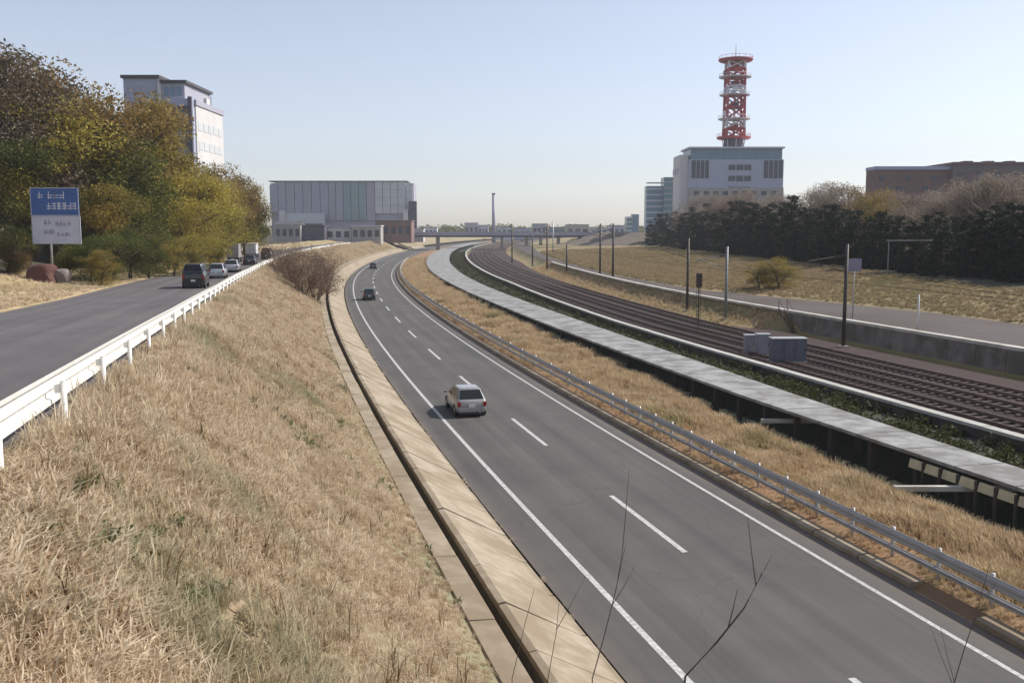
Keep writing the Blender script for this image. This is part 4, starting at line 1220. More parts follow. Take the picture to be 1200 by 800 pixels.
# ------------------------------------------------------------------ trees
def tube_np(V, Fc, p0, p1, r0, r1, n=5):
    p0, p1 = np.array(p0, float), np.array(p1, float)
    d = p1-p0; L = np.linalg.norm(d); d = d/(L+1e-9)
    a = np.cross(d, (0,0,1) if abs(d[2]) < .9 else (1,0,0)); a /= np.linalg.norm(a); b_ = np.cross(d, a)
    base = len(V)
    for p, r in ((p0, r0), (p1, r1)):
        for k in range(n):
            t = 2*PI*k/n; V.append(tuple(p + (a*math.cos(t)+b_*math.sin(t))*r))
    for k in range(n):
        Fc.append((base+k, base+(k+1) % n, base+n+(k+1) % n, base+n+k))

def branchy(seed, h, trunk_r, levels, spread, n_child, len0, up=.5, first=.3, n=5):
    """recursive limbs; returns verts, faces, tips"""
    r = random.Random(seed); V, Fc, tips = [], [], []
    def grow(p, d, L, rad, lv):
        segs = 3 if lv < 2 else 2
        q = np.array(p, float); dd = np.array(d, float)
        pts = [q.copy()]
        for i in range(segs):
            dd = dd + np.array([r.gauss(0, .14), r.gauss(0, .14), r.gauss(0, .08) + .05*up]); dd /= np.linalg.norm(dd)
            nq = q + dd*L/segs
            r0 = rad*(1-.5*i/segs); r1 = rad*(1-.5*(i+1)/segs)
            tube_np(V, Fc, q, nq, r0, r1, n if lv == 0 else max(3, n-lv-1))
            q = nq; pts.append(q.copy())
        if lv >= levels:
            tips.append(q); return
        for k in range(n_child[min(lv, len(n_child)-1)]):
            t = r.uniform(.35 if lv else first, 1.0); i = min(segs-1, int(t*segs)); f = t*segs-i
            bp = pts[i]*(1-f)+pts[i+1]*f
            az = r.uniform(0, 2*PI); sp = spread*r.uniform(.6, 1.25)
            side = np.array([math.cos(az), math.sin(az), up*r.uniform(.2, .9)])
            nd = dd*(1-sp) + side*sp; nd /= np.linalg.norm(nd)
            grow(bp, nd, L*len0*r.uniform(.7, 1.1), rad*.5*(1-.3*t), lv+1)
        tips.append(q)
    grow((0, 0, -.5), (0, 0, 1), h, trunk_r, 0)
    return V, Fc, tips

def mesh_np(name, V, Fc, m, tone=None):
    me = bpy.data.meshes.new(name); me.from_pydata(V, [], Fc); me.materials.append(m)
    if tone is not None:
        at = me.attributes.new('tone', 'FLOAT', 'FACE'); at.data.foreach_set('value', np.asarray(tone, dtype=np.float32))
    return me

def leaves_mesh(name, centres, radii, counts, size, m, seed, flat=.75, tone_c=None):
    r = np.random.default_rng(seed); Vs, tones = [], []
    for ci, (c, ra, n) in enumerate(zip(centres, radii, counts)):
        d = r.normal(size=(n, 3)); d /= np.linalg.norm(d, axis=1)[:, None]
        rr = ra * (r.random(n)**.45)[:, None] * (1 + .18*np.sin(d[:, :1]*5+ci)*np.sin(d[:, 1:2]*6+2*ci))
        p = np.asarray(c) + d*rr*np.array([1, 1, flat])
        a = r.normal(size=(n, 3)); a /= np.linalg.norm(a, axis=1)[:, None]
        b_ = np.cross(a, r.normal(size=(n, 3))); b_ /= np.linalg.norm(b_, axis=1)[:, None]
        s_ = size * r.uniform(.55, 1.3, n)[:, None]
        q = np.stack([p - a*s_, p + b_*s_*.55, p + a*s_, p - b_*s_*.55], axis=1)
        Vs.append(q.reshape(-1, 3))
        tc = r.uniform(.15, .85) if tone_c is None else tone_c
        tones.append(np.clip(tc*.6 + .4*r.random(n), 0, 1))
    V = np.concatenate(Vs); n = len(V)//4
    me = bpy.data.meshes.new(name)
    me.vertices.add(len(V)); me.vertices.foreach_set('co', V.astype(np.float32).ravel())
    me.loops.add(n*4); me.loops.foreach_set('vertex_index', np.arange(n*4, dtype=np.int32))
    me.polygons.add(n); me.polygons.foreach_set('loop_start', np.arange(0, n*4, 4, dtype=np.int32)); me.polygons.foreach_set('loop_total', np.full(n, 4, dtype=np.int32))
    me.update(calc_edges=True)
    at = me.attributes.new('tone', 'FLOAT', 'FACE'); at.data.foreach_set('value', np.concatenate(tones).astype(np.float32))
    me.materials.append(m)
    return me

def broadleaf(seed, leafm, nleaf=15500, size=.092, clumps=26, thin=1.0, low=False):
    """unit tree: height 1 = 10 m"""
    r = random.Random(seed)
    V, Fc, tips = branchy(seed, 7.0, .26, 2, .62, [9, 4], .52, up=.5, first=.25)
    tips = [t for t in tips if t[2] > 1.6]
    r.shuffle(tips)
    cs, ra = [], []
    for t in tips[:clumps]:
        cs.append(tuple(t)); ra.append(r.uniform(.95, 1.7))
    for k in range(8):
        az = r.uniform(0, 2*PI); zz = r.uniform(2, 8.3); rr = 2.6*math.sin(min(1, zz/8.8)*PI)**.5 * r.uniform(.4, 1)
        cs.append((rr*math.cos(az), rr*math.sin(az), zz)); ra.append(r.uniform(.9, 1.6))
    if low:
        for k in range(22):
            az = r.uniform(0, 2*PI); zz = r.uniform(.2, 6.5); rr = (3.0 - zz*.22) * r.uniform(.3, 1)
            cs.append((rr*math.cos(az), rr*math.sin(az), zz)); ra.append(r.uniform(1.0, 1.7))
    tot = sum(x**2 for x in ra)
    counts = [int(nleaf*thin*x*x/tot) for x in ra]
    return mesh_np('trunk', V, Fc, MT['bark']), leaves_mesh('crown', cs, ra, counts, size, leafm, seed)

def conifer(seed, leafm):
    r = random.Random(seed)
    V, Fc = [], []
    tube_np(V, Fc, (0,0,-.5), (0,0,9.4), .22, .03, 6)
    cs, ra = [], []
    z = .9
    while z < 9.6:
        R0 = 2.3*(1-(z/10.2))**.75 + .25
        for k in range(max(3, int(R0*4))):
            az = r.uniform(0, 2*PI); rr = R0*r.uniform(.35, .95)
            cs.append((rr*math.cos(az), rr*math.sin(az), z + r.uniform(-.35, .35) - rr*.12)); ra.append(r.uniform(.4, .75))
            if k % 2 == 0: tube_np(V, Fc, (0,0,z), (rr*math.cos(az), rr*math.sin(az), z-.1*rr), .05, .015, 3)
        z += .62
    tot = sum(x**2 for x in ra)
    return mesh_np('trunk', V, Fc, MT['bark']), leaves_mesh('crown', cs, ra, [int(5200*x*x/tot) for x in ra], .15, leafm, seed, flat=.6)

def bare(seed, twm, h=6.5, lv=4, kids=(8, 4, 4, 3), tr=.2, ln=.52, spread=.6):
    V, Fc, tips = branchy(seed, h, tr, lv, spread, list(kids), ln, up=.75, first=.2, n=6)
    n0 = 0
    # split trunk (first three segments) from the crown of twigs
    nv = 6*2*3
    Vt, Ft = V[:nv], [f for f in Fc if max(f) < nv]
    Fr = [tuple(i-nv for i in f) for f in Fc if min(f) >= nv]
    return mesh_np('trunk', Vt, Ft, MT['bark']), mesh_np('crown', V[nv:], Fr, twm)

PROTO = {}
def proto(kind, i):
    key = (kind, i)
    if key in PROTO: return PROTO[key]
    sd = hash(kind) % 1 + sum(ord(c) for c in kind)*7 + i*31
    if kind == 'cedar': r_ = conifer(sd, MT['leaf_cedar'])
    elif kind == 'bare': r_ = bare(sd, MT['twig'])
    elif kind == 'bare_pale': r_ = bare(sd, MT['twig_pale'])
    elif kind == 'olive': r_ = broadleaf(sd, MT['leaf_olive'])
    elif kind == 'dark': r_ = broadleaf(sd, MT['leaf_dark'])
    elif kind == 'russet': r_ = broadleaf(sd, MT['leaf_brown'], thin=.9)
    elif kind == 'yellow': r_ = broadleaf(sd, MT['leaf_yellow'])
    elif kind == 'taupe': r_ = broadleaf(sd, MT['leaf_taupe'], size=.085)
    elif kind == 'bud': r_ = broadleaf(sd, MT['leaf_bud'], size=.09, thin=.8)
    elif kind.endswith('_low'): r_ = broadleaf(sd, MT[{'green_low': 'leaf_green', 'dark_low': 'leaf_dark', 'yellow_low': 'leaf_yellow', 'russet_low': 'leaf_brown', 'olive_low': 'leaf_olive'}[kind]], low=True)
    elif kind == 'green': r_ = broadleaf(sd, MT['leaf_green'])
    PROTO[key] = r_
    return r_
def PROTO_TOP(kind, i):
    c = proto(kind, i)[1]
    z = np.empty(len(c.vertices)*3, dtype=np.float32); c.vertices.foreach_get('co', z)
    return float(np.percentile(z[2::3], 99.7))
def tree(kind, i, px, top, Y, label, group, wide=1.0, name=None, off_base=None, sink=0.3):
    """stands on the terrain in column px at distance Y; top at row top"""
    x = XX(px, Y); z = ground(x, Y)
    h = z_at(top, Y) - z
    nm = name or {'taupe': 'autumn_tree', 'bud': 'bare_tree', 'cedar': 'evergreen_tree', 'bare': 'bare_tree', 'bare_pale': 'bare_tree', 'olive': 'broadleaf_tree', 'dark': 'broadleaf_tree', 'russet': 'autumn_tree', 'yellow': 'broadleaf_tree', 'green': 'leafy_shrub'}[kind]
    k = h/max(8.5, PROTO_TOP(kind, i))
    o = empty(nm, (x, Y, z-sink*k), random.uniform(0, 2*PI), (k*wide, k*wide, k))
    tag(o, label, 'tree' if 'tree' in nm else 'shrub', group)
    t, c = proto(kind, i)
    link('trunk', t, o); link('crown', c, o)
    return o
COL = {'olive': 'olive green', 'dark': 'dark green', 'russet': 'russet brown', 'yellow': 'yellow green', 'bare': 'bare grey brown', 'green': 'fresh green'}
left = [  # kind, px, top, Y, width, label
 ('taupe', 2, 64, 99, 1.1, 'soft grey brown tree at the extreme left edge'), ('taupe', 34, 56, 104, 1.0, 'tall grey brown tree above the left part of the sign'),
 ('dark', 8, 150, 96, 1.3, 'dark green tree at the left edge behind the sign'), ('russet', 58, 66, 109, 1.15, 'russet tree rising above the road sign'),
 ('taupe', 20, 112, 102, 1.2, 'lower grey brown tree above the left edge of the sign'), ('dark', 92, 74, 112, 1.15, 'tall dark green tree right of the russet crown'),
 ('olive', 70, 120, 106, 1.35, 'broad olive tree right behind the road sign'), ('dark', 110, 150, 108, 1.3, 'dark lower tree to the right of the road sign'),
 ('russet', 114, 90, 122, 1.1, 'russet tree left of the office on the hill'), ('olive', 134, 108, 130, 1.1, 'olive tree in front of the left end of the hill office'),
 ('russet', 150, 138, 132, 1.0, 'orange brown tree below the white pilaster of the office'), ('dark', 140, 165, 112, 1.4, 'dark rounded tree in the middle of the left wood'),
 ('olive', 172, 158, 125, 1.35, 'olive tree beneath the orange brown crown'), ('russet', 180, 174, 138, 1.0, 'reddish brown tree below the hill office balconies'),
 ('dark', 168, 205, 108, 1.35, 'low dark tree at the front of the left wood'), ('olive', 203, 200, 122, 1.3, 'mid-height olive tree before the yellow green ones'),
 ('yellow', 207, 178, 142, 1.2, 'yellow green tree left of the white office flank'), ('yellow', 227, 186, 150, 1.25, 'yellow green tree under the white office flank'),
 ('yellow', 246, 188, 158, 1.2, 'tall yellow green tree right under the roof beam'), ('russet', 260, 192, 168, 1.15, 'thin brownish tree right of the yellow green group'),
 ('yellow', 225, 215, 138, 1.3, 'lower yellow green tree close to the side road'), ('yellow', 258, 215, 155, 1.25, 'yellow green tree overhanging the box trucks'),
 ('russet', 273, 202, 182, 1.1, 'brown tree near the right end of the left wood'), ('olive', 284, 208, 195, 1.15, 'olive tree second from the right end of the left wood'),
 ('olive', 292, 222, 200, 1.15, 'last olive tree at the right end of the left wood'), ('dark', 287, 240, 186, 1.1, 'dark low tree by the queue at the right end of the wood'),
 ('olive', 40, 175, 100, 1.4, 'dark olive tree directly behind the blue sign panel'), ('dark', 88, 205, 103, 1.3, 'dark shrubby tree by the right edge of the sign'),
 ('olive', 132, 215, 104, 1.3, 'olive tree above the fresh green shrubs'), ('yellow', 196, 235, 118, 1.2, 'small yellow green tree above the verge'),
]
for k, (kd, px, top, Y, wd, lab) in enumerate(left):
    tree(kd, k % 3, px, top, Y, lab, 'mixed wood on the left bank', wd)
shr = [('green', 104, 272, 84, 'fresh green shrub right of the road sign'), ('green', 128, 268, 88, 'taller green shrub second from the road sign'), ('green', 150, 262, 92, 'widest green shrub along the verge'), ('dark', 78, 282, 84, 'dark shrub under the right half of the sign'),
       ('green', 172, 272, 98, 'green shrub under the dark low tree'), ('yellow', 200, 276, 104, 'yellow green shrub on the verge behind the minivan'), ('yellow', 226, 272, 112, 'yellow shrub on the verge above the silver car'), ('yellow', 250, 270, 124, 'far yellow shrub beside the box truck'),
       ('russet', 20, 282, 80, 'brown shrub at the left edge below the wood'), ('olive', 116, 290, 80, 'low olive shrub at the verge near the sign'), ('dark', 4, 262, 80, 'dark shrub at the extreme left under the wood')]
for k, (kd, px, top, Y, lab) in enumerate(shr):
    tree(kd+'_low', k % 2, px, top, Y, lab, 'shrubs at the foot of the left wood', 1.35, name='leafy_shrub')

# right: dark evergreens, bare trees behind them
rr = random.Random(11)
ORD = ['first', 'second', 'third', 'fourth', 'fifth', 'sixth', 'seventh', 'eighth', 'ninth', 'tenth']
def name_row(rows, where):
    zones = [(0, 796, 'left of tower block'), (796, 858, 'under tower block left half'), (858, 920, 'under tower block right half'), (920, 1022, 'between tower and brown block'),
             (1022, 1110, 'before brown block left part'), (1110, 2000, 'before brown block right part')]
    for a, b_, zn in zones:
        for kd in sorted({r[5] for r in rows}):
            grp = [r for r in rows if a <= r[2] < b_ and r[5] == kd]
            for n_, r in enumerate(grp):
                o_ = ORD[n_] + ' from left' if len(grp) > 1 else 'only one'
                tree(r[0], r[1], r[2], r[3], r[4], f'{r[5]} {where}, {o_}, {zn}', r[6], r[7], sink=r[8])
edge = [(760, 375), (800, 300), (860, 236), (930, 190), (1000, 157), (1060, 137), (1120, 124), (1184, 113), (1260, 104)]
def edge_Y(px): return float(np.interp(px, [e[0] for e in edge], [e[1] for e in edge]))
ex, i = 762.0, 0
tops = lambda px: float(np.interp(px, [755, 770, 800, 860, 920, 930, 960, 1000, 1040, 1080, 1110, 1140, 1184, 1250], [262, 246, 240, 236, 226, 224, 236, 240, 246, 250, 240, 250, 228, 225]))
names = []
while ex < 1250:
    Y = edge_Y(ex) + rr.uniform(2, 7)
    names.append((ex, tops(ex) + rr.uniform(-5, 10), Y))
    ex += 9.5 if ex < 900 else (12.5 if ex < 1050 else 16)
later = []
for i, (px, top, Y) in enumerate(names):
    later.append(('cedar', i % 4, px, top, Y, 'tall dark evergreen', 'dark evergreens on the right bank', rr.uniform(1.2, 1.55), .8))
name_row(later, 'in main row')
later = []
for i, (px, top, Y) in enumerate(names[::2]):
    later.append(('cedar', (i+1) % 4, px+5, top+12+rr.uniform(0, 8), Y-3, 'low dark evergreen', 'low evergreens before the wood on the right', 1.7, 1.2))
name_row(later, 'before main row')
later = []
ex = 800
k = 0
while ex < 1250:
    Y = edge_Y(ex) + rr.uniform(22, 40)
    top = float(np.interp(ex, [800, 850, 900, 930, 960, 990, 1020, 1060, 1100, 1150, 1200, 1250], [232, 222, 226, 222, 212, 208, 214, 222, 218, 205, 200, 200])) + rr.uniform(-3, 5)
    kd = 'bud' if k % 4 else 'bare_pale'
    if 1020 < ex < 1045: kd = 'russet'
    later.append((kd, k % 3, ex, top, Y, {'bare_pale': 'thin bare tree', 'bud': 'pale bushy bare tree', 'russet': 'orange brown tree'}[kd], 'bare trees behind the evergreens', 1.15, .3))
    ex += 13; k += 1
name_row(later, 'behind evergreens')
# yellow green bush on the dry field
tree('yellow_low', 1, 916, 300, 122, 'bright yellow green bush on the dry field behind the railway', None, 1.8, name='leafy_shrub')
tree('olive_low', 0, 893, 308, 124, 'smaller olive bush left of the bright yellow green one', None, 2.0, name='leafy_shrub')

# bare reddish bush cluster where the slope meets the wall top
for k, (px, pb, top, Y, lab) in enumerate([(352, 350, 278, 112, 'largest reddish brown bare bush at the far end of the grass slope'), (340, 335, 284, 120, 'bare bush left of the largest one, against the guard rail'),
                                        (368, 352, 292, 114, 'bare bush right of the largest one, above the gutter'), (376, 330, 288, 135, 'farther bare bush above the concrete lining'), (330, 322, 276, 128, 'leftmost bare bush by the guard rail')]):
    x = XX(px, Y); z = ground(x, Y)
    o = empty('bare_bush', (x, Y, z-.3), k*1.3)
    h = z_at(top, Y) - z
    sc = h/5.0; o.scale = (sc*1.05, sc*1.05, sc)
    tag(o, lab, 'bush', 'bare bushes at the end of the grass slope')
    key = ('bush', k % 2)
    if key not in PROTO:
        V, Fc = [], []
        for q in range(11):
            r_ = random.Random(q+50*k); az = r_.uniform(0, 2*PI); 
            v, f_, _ = branchy(q+100*k, r_.uniform(2.6, 3.4), .05, 3, .5, [6, 4, 4], .55, up=.8, first=.15, n=5)
            tl = r_.uniform(.1, .75); b0 = len(V)
            Rm = np.array(Matrix.Rotation(az, 3, 'Z') @ Matrix.Rotation(tl, 3, 'Y'))
            vv = (np.array(v) @ Rm.T) + np.array([.3*math.cos(az), .3*math.sin(az), .3])
            V += [tuple(t) for t in vv]; Fc += [tuple(i_+b0 for i_ in f) for f in f_]
        PROTO[key] = mesh_np('branches', V, Fc, MT['twig_red'])
    link('branches', PROTO[key], o)
    if ('bushleaf', k % 2) not in PROTO:
        r_ = random.Random(k+77); cs_ = [(r_.gauss(0, 1.3), r_.gauss(0, 1.3), r_.uniform(.8, 4.2)) for _ in range(26)]
        PROTO[('bushleaf', k % 2)] = leaves_mesh('crown', cs_, [r_.uniform(.6, 1.1) for _ in cs_], [190]*len(cs_), .055, MT['leaf_bush'], k+5)
    link('crown', PROTO[('bushleaf', k % 2)], o)

# far wood on the skyline: a mass nobody could count
V_c, V_r, V_n = [], [], []
r_ = random.Random(5)
for q in range(150):
    Y = r_.uniform(900, 1250); px = r_.uniform(480, 780)
    V_c.append((XX(px, Y), Y, r_.uniform(4, 9))); V_r.append(r_.uniform(6, 10)); V_n.append(90)
for q in range(90):
    Y = r_.uniform(1000, 1500); px = r_.uniform(-100, 480) if q % 2 else r_.uniform(780, 1300)
    V_c.append((XX(px, Y), Y, r_.uniform(4, 8))); V_r.append(r_.uniform(8, 14)); V_n.append(90)
me = leaves_mesh('skyline_wood', V_c, V_r, V_n, 1.5, MT['leaf_dark'], 3)
o = link('skyline_wood', me); o['kind'] = 'stuff'; o['label'] = 'dark far-off wood along the horizon'

# low shrubs in the planted strip and in the ditch: leafy ground cover
def cover(name, o0, o1, s0, s1, n, size, m, z_up, seed, label):
    r = random.Random(seed); cs, ra, cn = [], [], []
    for q in range(n):
        s_ = s0 + (s1-s0)*(r.random()**1.5); a, c = (o0(s_), o1(s_)); o_ = r.uniform(a, c)
        rad_ = r.uniform(.25, .6)
        p = W(o_, s_, terr(o_, s_) + rad_*z_up)
        cs.append(p); ra.append(rad_); cn.append(int(46*rad_/.4) if s_ < 60 else 26)
    me = leaves_mesh(name, cs, ra, cn, size, m, seed, flat=.8)
    o = link(name, me); o['kind'] = 'stuff'; o['label'] = label; return o
cover('strip_shrubs', lambda s: off_deck_r(s)+.5, lambda s: off_cop(s)-.12, 14, 400, 3000, .085, MT['leaf_strip'], .25, 21, 'dark green low shrubs between deck and coping wall')
cover('ditch_weeds', lambda s: off_edge(s)+.2, lambda s: off_deck_l(s)-.1, 14, 120, 620, .09, MT['leaf_cedar'], .5, 22, 'dark weeds growing in the shaded ditch')

# ------------------------------------------------------------------ dry grass: instanced tufts
def tuft(name, m, seed, n=16, h=.42, w=.011, lean=.5, r0=.10):
    r = random.Random(seed); V, Fc, tn = [], [], []
    for k in range(n):
        az = r.uniform(0, 2*PI); rr_ = r0*math.sqrt(r.random()); x, y = rr_*math.cos(az), rr_*math.sin(az)
        a2 = r.uniform(0, 2*PI); hh = h*r.uniform(.5, 1.15); le = lean*r.uniform(.2, 1.2)*hh
        dx, dy = math.cos(a2)*le, math.sin(a2)*le
        wx, wy = -math.sin(a2+.6)*w, math.cos(a2+.6)*w
        b0 = len(V)
        V += [(x-wx,y-wy,-.03),(x+wx,y+wy,-.03),(x+dx*.35-wx*.9,y+dy*.35-wy*.9,hh*.55),(x+dx*.35+wx*.9,y+dy*.35+wy*.9,hh*.55),(x+dx,y+dy,hh*(.92-.2*lean))]
        Fc += [(b0,b0+1,b0+3,b0+2),(b0+2,b0+3,b0+4)]
        t = r.random(); tn += [t, t]
    me = mesh_np(name, V, Fc, m, tn)
    return bpy.data.objects.new(name, me)

def scatter(name, pts, scales, coll, label, tilt=.12):
    """points carry a scale; nodes put a random tuft on each"""
    me = bpy.data.meshes.new(name); me.from_pydata([tuple(p) for p in pts], [], [])
    at = me.attributes.new('sc', 'FLOAT', 'POINT'); at.data.foreach_set('value', np.asarray(scales, dtype=np.float32))
    rt = me.attributes.new('rot', 'FLOAT_VECTOR', 'POINT')
    rv = np.stack([rng.normal(0, tilt, len(pts)), rng.normal(0, tilt, len(pts)), rng.uniform(0, 2*PI, len(pts))], 1).astype(np.float32)
    rt.data.foreach_set('vector', rv.ravel())
    o = link(name, me); o['kind'] = 'stuff'; o['label'] = label
    ng = bpy.data.node_groups.new(name, 'GeometryNodeTree')
    ng.interface.new_socket('Geometry', in_out='INPUT', socket_type='NodeSocketGeometry')
    ng.interface.new_socket('Geometry', in_out='OUTPUT', socket_type='NodeSocketGeometry')
    gi = ng.nodes.new('NodeGroupInput'); go = ng.nodes.new('NodeGroupOutput')
    ip = ng.nodes.new('GeometryNodeInstanceOnPoints')
    ci = ng.nodes.new('GeometryNodeCollectionInfo'); ci.inputs['Collection'].default_value = coll
    ci.inputs['Separate Children'].default_value = True; ci.inputs['Reset Children'].default_value = True
    ri = ng.nodes.new('FunctionNodeRandomValue'); ri.data_type = 'INT'
    ri.inputs['Min'].default_value = 0 if not hasattr(ri.inputs[4], 'x') else 0
    ri.inputs[4].default_value = 0; ri.inputs[5].default_value = len(coll.objects)-1
    na = ng.nodes.new('GeometryNodeInputNamedAttribute'); na.data_type = 'FLOAT'; na.inputs['Name'].default_value = 'sc'
    nr = ng.nodes.new('GeometryNodeInputNamedAttribute'); nr.data_type = 'FLOAT_VECTOR'; nr.inputs['Name'].default_value = 'rot'
    L = ng.links.new
    L(gi.outputs[0], ip.inputs['Points']); L(ci.outputs[0], ip.inputs['Instance'])
    ip.inputs['Pick Instance'].default_value = True
    L(ri.outputs[2], ip.inputs['Instance Index']); L(nr.outputs['Attribute'], ip.inputs['Rotation']); L(na.outputs['Attribute'], ip.inputs['Scale'])
    L(ip.outputs[0], go.inputs[0])
    md = o.modifiers.new('scatter', 'NODES'); md.node_group = ng
    return o

G_slope = grass_mat('dry_grass_slope', [(.24, (.30,.20,.115)), (.36, (.47,.34,.21)), (.47, (.58,.47,.33)), (.56, (.62,.52,.37)), (.66, (.72,.61,.45)), (.80, (.80,.72,.56))], (.30,.30,.17), .16)
G_med = grass_mat('dry_grass_median', [(.22, (.27,.16,.085)), (.38, (.44,.31,.18)), (.55, (.57,.44,.27)), (.75, (.70,.58,.38))], (.30,.29,.13), .3)
G_right = grass_mat('dry_grass_field', [(.25, (.17,.13,.07)), (.45, (.29,.225,.125)), (.6, (.37,.29,.17)), (.78, (.45,.37,.22))], (.19,.19,.07), .06)
def protos(prefix, m, cnt, **kw):
    c = bpy.data.collections.new(prefix)
    for i in range(cnt): c.objects.link(tuft(prefix + '_blade_tuft', m, i*17+3, **kw))
    return c
P_slope = protos('slope', G_slope, 6, n=22, h=.27, w=.0095, lean=1.0, r0=.15)
P_tall = protos('tall', G_slope, 4, n=14, h=.75, w=.010, lean=.55, r0=.12)
P_med = protos('median', G_med, 6, n=16, h=.6, w=.013, lean=.5, r0=.14)
P_right = protos('field', G_right, 4, n=16, h=.5, w=.03, lean=.7, r0=.3)

_rows = {}
def terr_fast(o, s_):
    """batch terrain height"""
    out = np.empty(len(o))
    order = np.round(s_*4).astype(int)
    for key in np.unique(order):
        i = np.where(order == key)[0]; ss_ = key/4.0
        if key not in _rows: _rows[key] = columns(ss_)
        cs_ = _rows[key]
        out[i] = np.interp(o[i], [c[0] for c in cs_], [c[1] for c in cs_])
    zs_ = out
    c, d = np.interp(s_, _gy, _gx), np.interp(s_, _gy, _gs); h = np.hypot(1, d)
    x, y = c + o/h, s_ - o*d/h
    rf = np.interp(o, [q[0] for q in ROUGH], [q[1] for q in ROUGH])
    zs_ = zs_ + rf*relief(x, y)
    dmin = np.full(len(o), 9.0)
    for (a, b_) in GULLY:
        dx, dy = b_[0]-a[0], b_[1]-a[1]
        t = np.clip(((o-a[0])*dx+(s_-a[1])*dy)/(dx*dx+dy*dy), 0, 1)
        dmin = np.minimum(dmin, np.hypot(o-a[0]-t*dx, s_-a[1]-t*dy))
    zs_ = zs_ - .3*np.clip(1-dmin/.34, 0, None)
    return x, y, zs_, dmin
def spots(o0, o1, s0, s1, dens, seed):
    """dens(s) tufts per square metre between offset functions"""
    r = np.random.default_rng(seed); O, Sx = [], []
    s_ = s0
    while s_ < s1:
        st = 1.0 if s_ < 60 else 3.0
        a, c = o0(s_), o1(s_)
        n = r.poisson(max(0, (c-a)*st*dens(s_)))
        O.append(r.uniform(a, c, n)); Sx.append(r.uniform(s_, s_+st, n)); s_ += st
    return np.concatenate(O), np.concatenate(Sx)

def patchy(x, y):
    return .5 + .28*np.sin(x*.9+1.7*np.sin(y*.6)) + .22*np.sin(y*1.3+2.1*np.sin(x*1.1)+.7)
# slope
O_, S_ = spots(lambda s: -12.4, lambda s: -4.7, 7, 420, lambda s: float(np.interp(s, [0, 22, 45, 80, 190, 420], [105, 90, 40, 16, 4, 1.2])), 1)
x, y, z, dm = terr_fast(O_, S_)
keep = (dm > .16)
keep &= ~((O_ > -5.2) & (rng.random(len(O_)) < .5))
x, y, z, O_, S_ = x[keep], y[keep], z[keep], O_[keep], S_[keep]
sc = (.55 + .6*np.clip(patchy(x, y), 0, 1) + rng.normal(0, .12, len(x))) * np.interp(S_, [0, 40, 90, 190, 420], [.85, 1.0, 1.5, 2.4, 3.6]) * np.interp(O_, [-12.5, -11.5, -8, -5], [.7, 1.15, 1, .7])
scatter('slope_grass', np.stack([x, y, z], 1), np.clip(sc, .3, 3.4), P_slope, 'dry straw coloured grass covering the slope below the guard rail')
# taller straw near the crest and bottom left
O_, S_ = spots(lambda s: -12.2, lambda s: -7.5, 8, 70, lambda s: float(np.interp(s, [0, 30, 70], [16, 10, 3])), 2)
x, y, z, dm = terr_fast(O_, S_); keep = (patchy(x*1.3+4, y*1.2) > .55) & (dm > .3) & (rng.random(len(x)) < np.interp(O_, [-12.2, -9, -7.5], [.9, .7, .2]))
x, y, z = x[keep], y[keep], z[keep]
scatter('tall_straw', np.stack([x, y, z], 1), rng.uniform(.5, 1.05, len(x)), P_tall, 'taller pale straw standing in patches on the slope')
# brown weed stalks and low green weeds among the straw
G_weed = grass_mat('weed_stalks', [(.25, (.09,.055,.03)), (.5, (.17,.10,.05)), (.75, (.27,.18,.09))], (.12,.12,.05), .3)
G_green = grass_mat('green_weeds', [(.25, (.09,.11,.045)), (.5, (.16,.185,.08)), (.75, (.26,.27,.13))], (.12,.15,.06), .3)
P_weed = protos('weed', G_weed, 3, n=7, h=.8, w=.008, lean=.35, r0=.08)
P_green = protos('greenery', G_green, 3, n=20, h=.16, w=.016, lean=1.5, r0=.16)
O_, S_ = spots(lambda s: -12.1, lambda s: -5.3, 8, 100, lambda s: float(np.interp(s, [0, 30, 100], [3.2, 2.2, .6])), 12)
x, y, z, dm = terr_fast(O_, S_); keep = rng.random(len(x)) < np.clip(patchy(x*.8+3, y*.9+1)*1.6-.4, .05, 1)
scatter('brown_stalks', np.stack([x, y, z], 1)[keep], rng.uniform(.4, 1.0, int(keep.sum())), P_weed, 'dark brown dead weed stalks among the straw on the slope')
O_, S_ = spots(lambda s: -11.5, lambda s: -4.8, 8, 90, lambda s: float(np.interp(s, [0, 30, 90], [16, 10, 2])), 13)
x, y, z, dm = terr_fast(O_, S_); keep = rng.random(len(x)) < np.clip(patchy(x*.55+7, y*.5+2)*2.6-1.5, 0, .9)
scatter('low_green_weeds', np.stack([x, y, z], 1)[keep], rng.uniform(.6, 1.4, int(keep.sum())), P_green, 'low green weeds showing between the dry grass')
# median
O_, S_ = spots(lambda s: 8.95, lambda s: off_edge(s)+.35, 13, 300, lambda s: float(np.interp(s, [0, 30, 60, 120, 300], [60, 50, 26, 9, 2])), 3)
x, y, z, dm = terr_fast(O_, S_)
sc = (.5 + .75*np.clip(patchy(x+9, y), 0, 1)) * np.interp(O_, [8.95, 10.4, 13, 16], [.28, .9, 1.15, 1.2]) * np.interp(S_, [0, 60, 120, 300], [.8, 1.0, 1.5, 2.6])
scatter('median_grass', np.stack([x, y, z], 1), sc, P_med, 'orange dry grass filling the median between guard rail and ditch')
# left verge
O_, S_ = spots(lambda s: -30, lambda s: -21.9, 30, 200, lambda s: float(np.interp(s, [0, 60, 200], [8, 5, 2])), 4)
x, y, z, dm = terr_fast(O_, S_)
scatter('verge_grass', np.stack([x, y, z], 1), rng.uniform(.5, 1.1, len(x)), P_slope, 'short dry grass on the verge before the left wood')
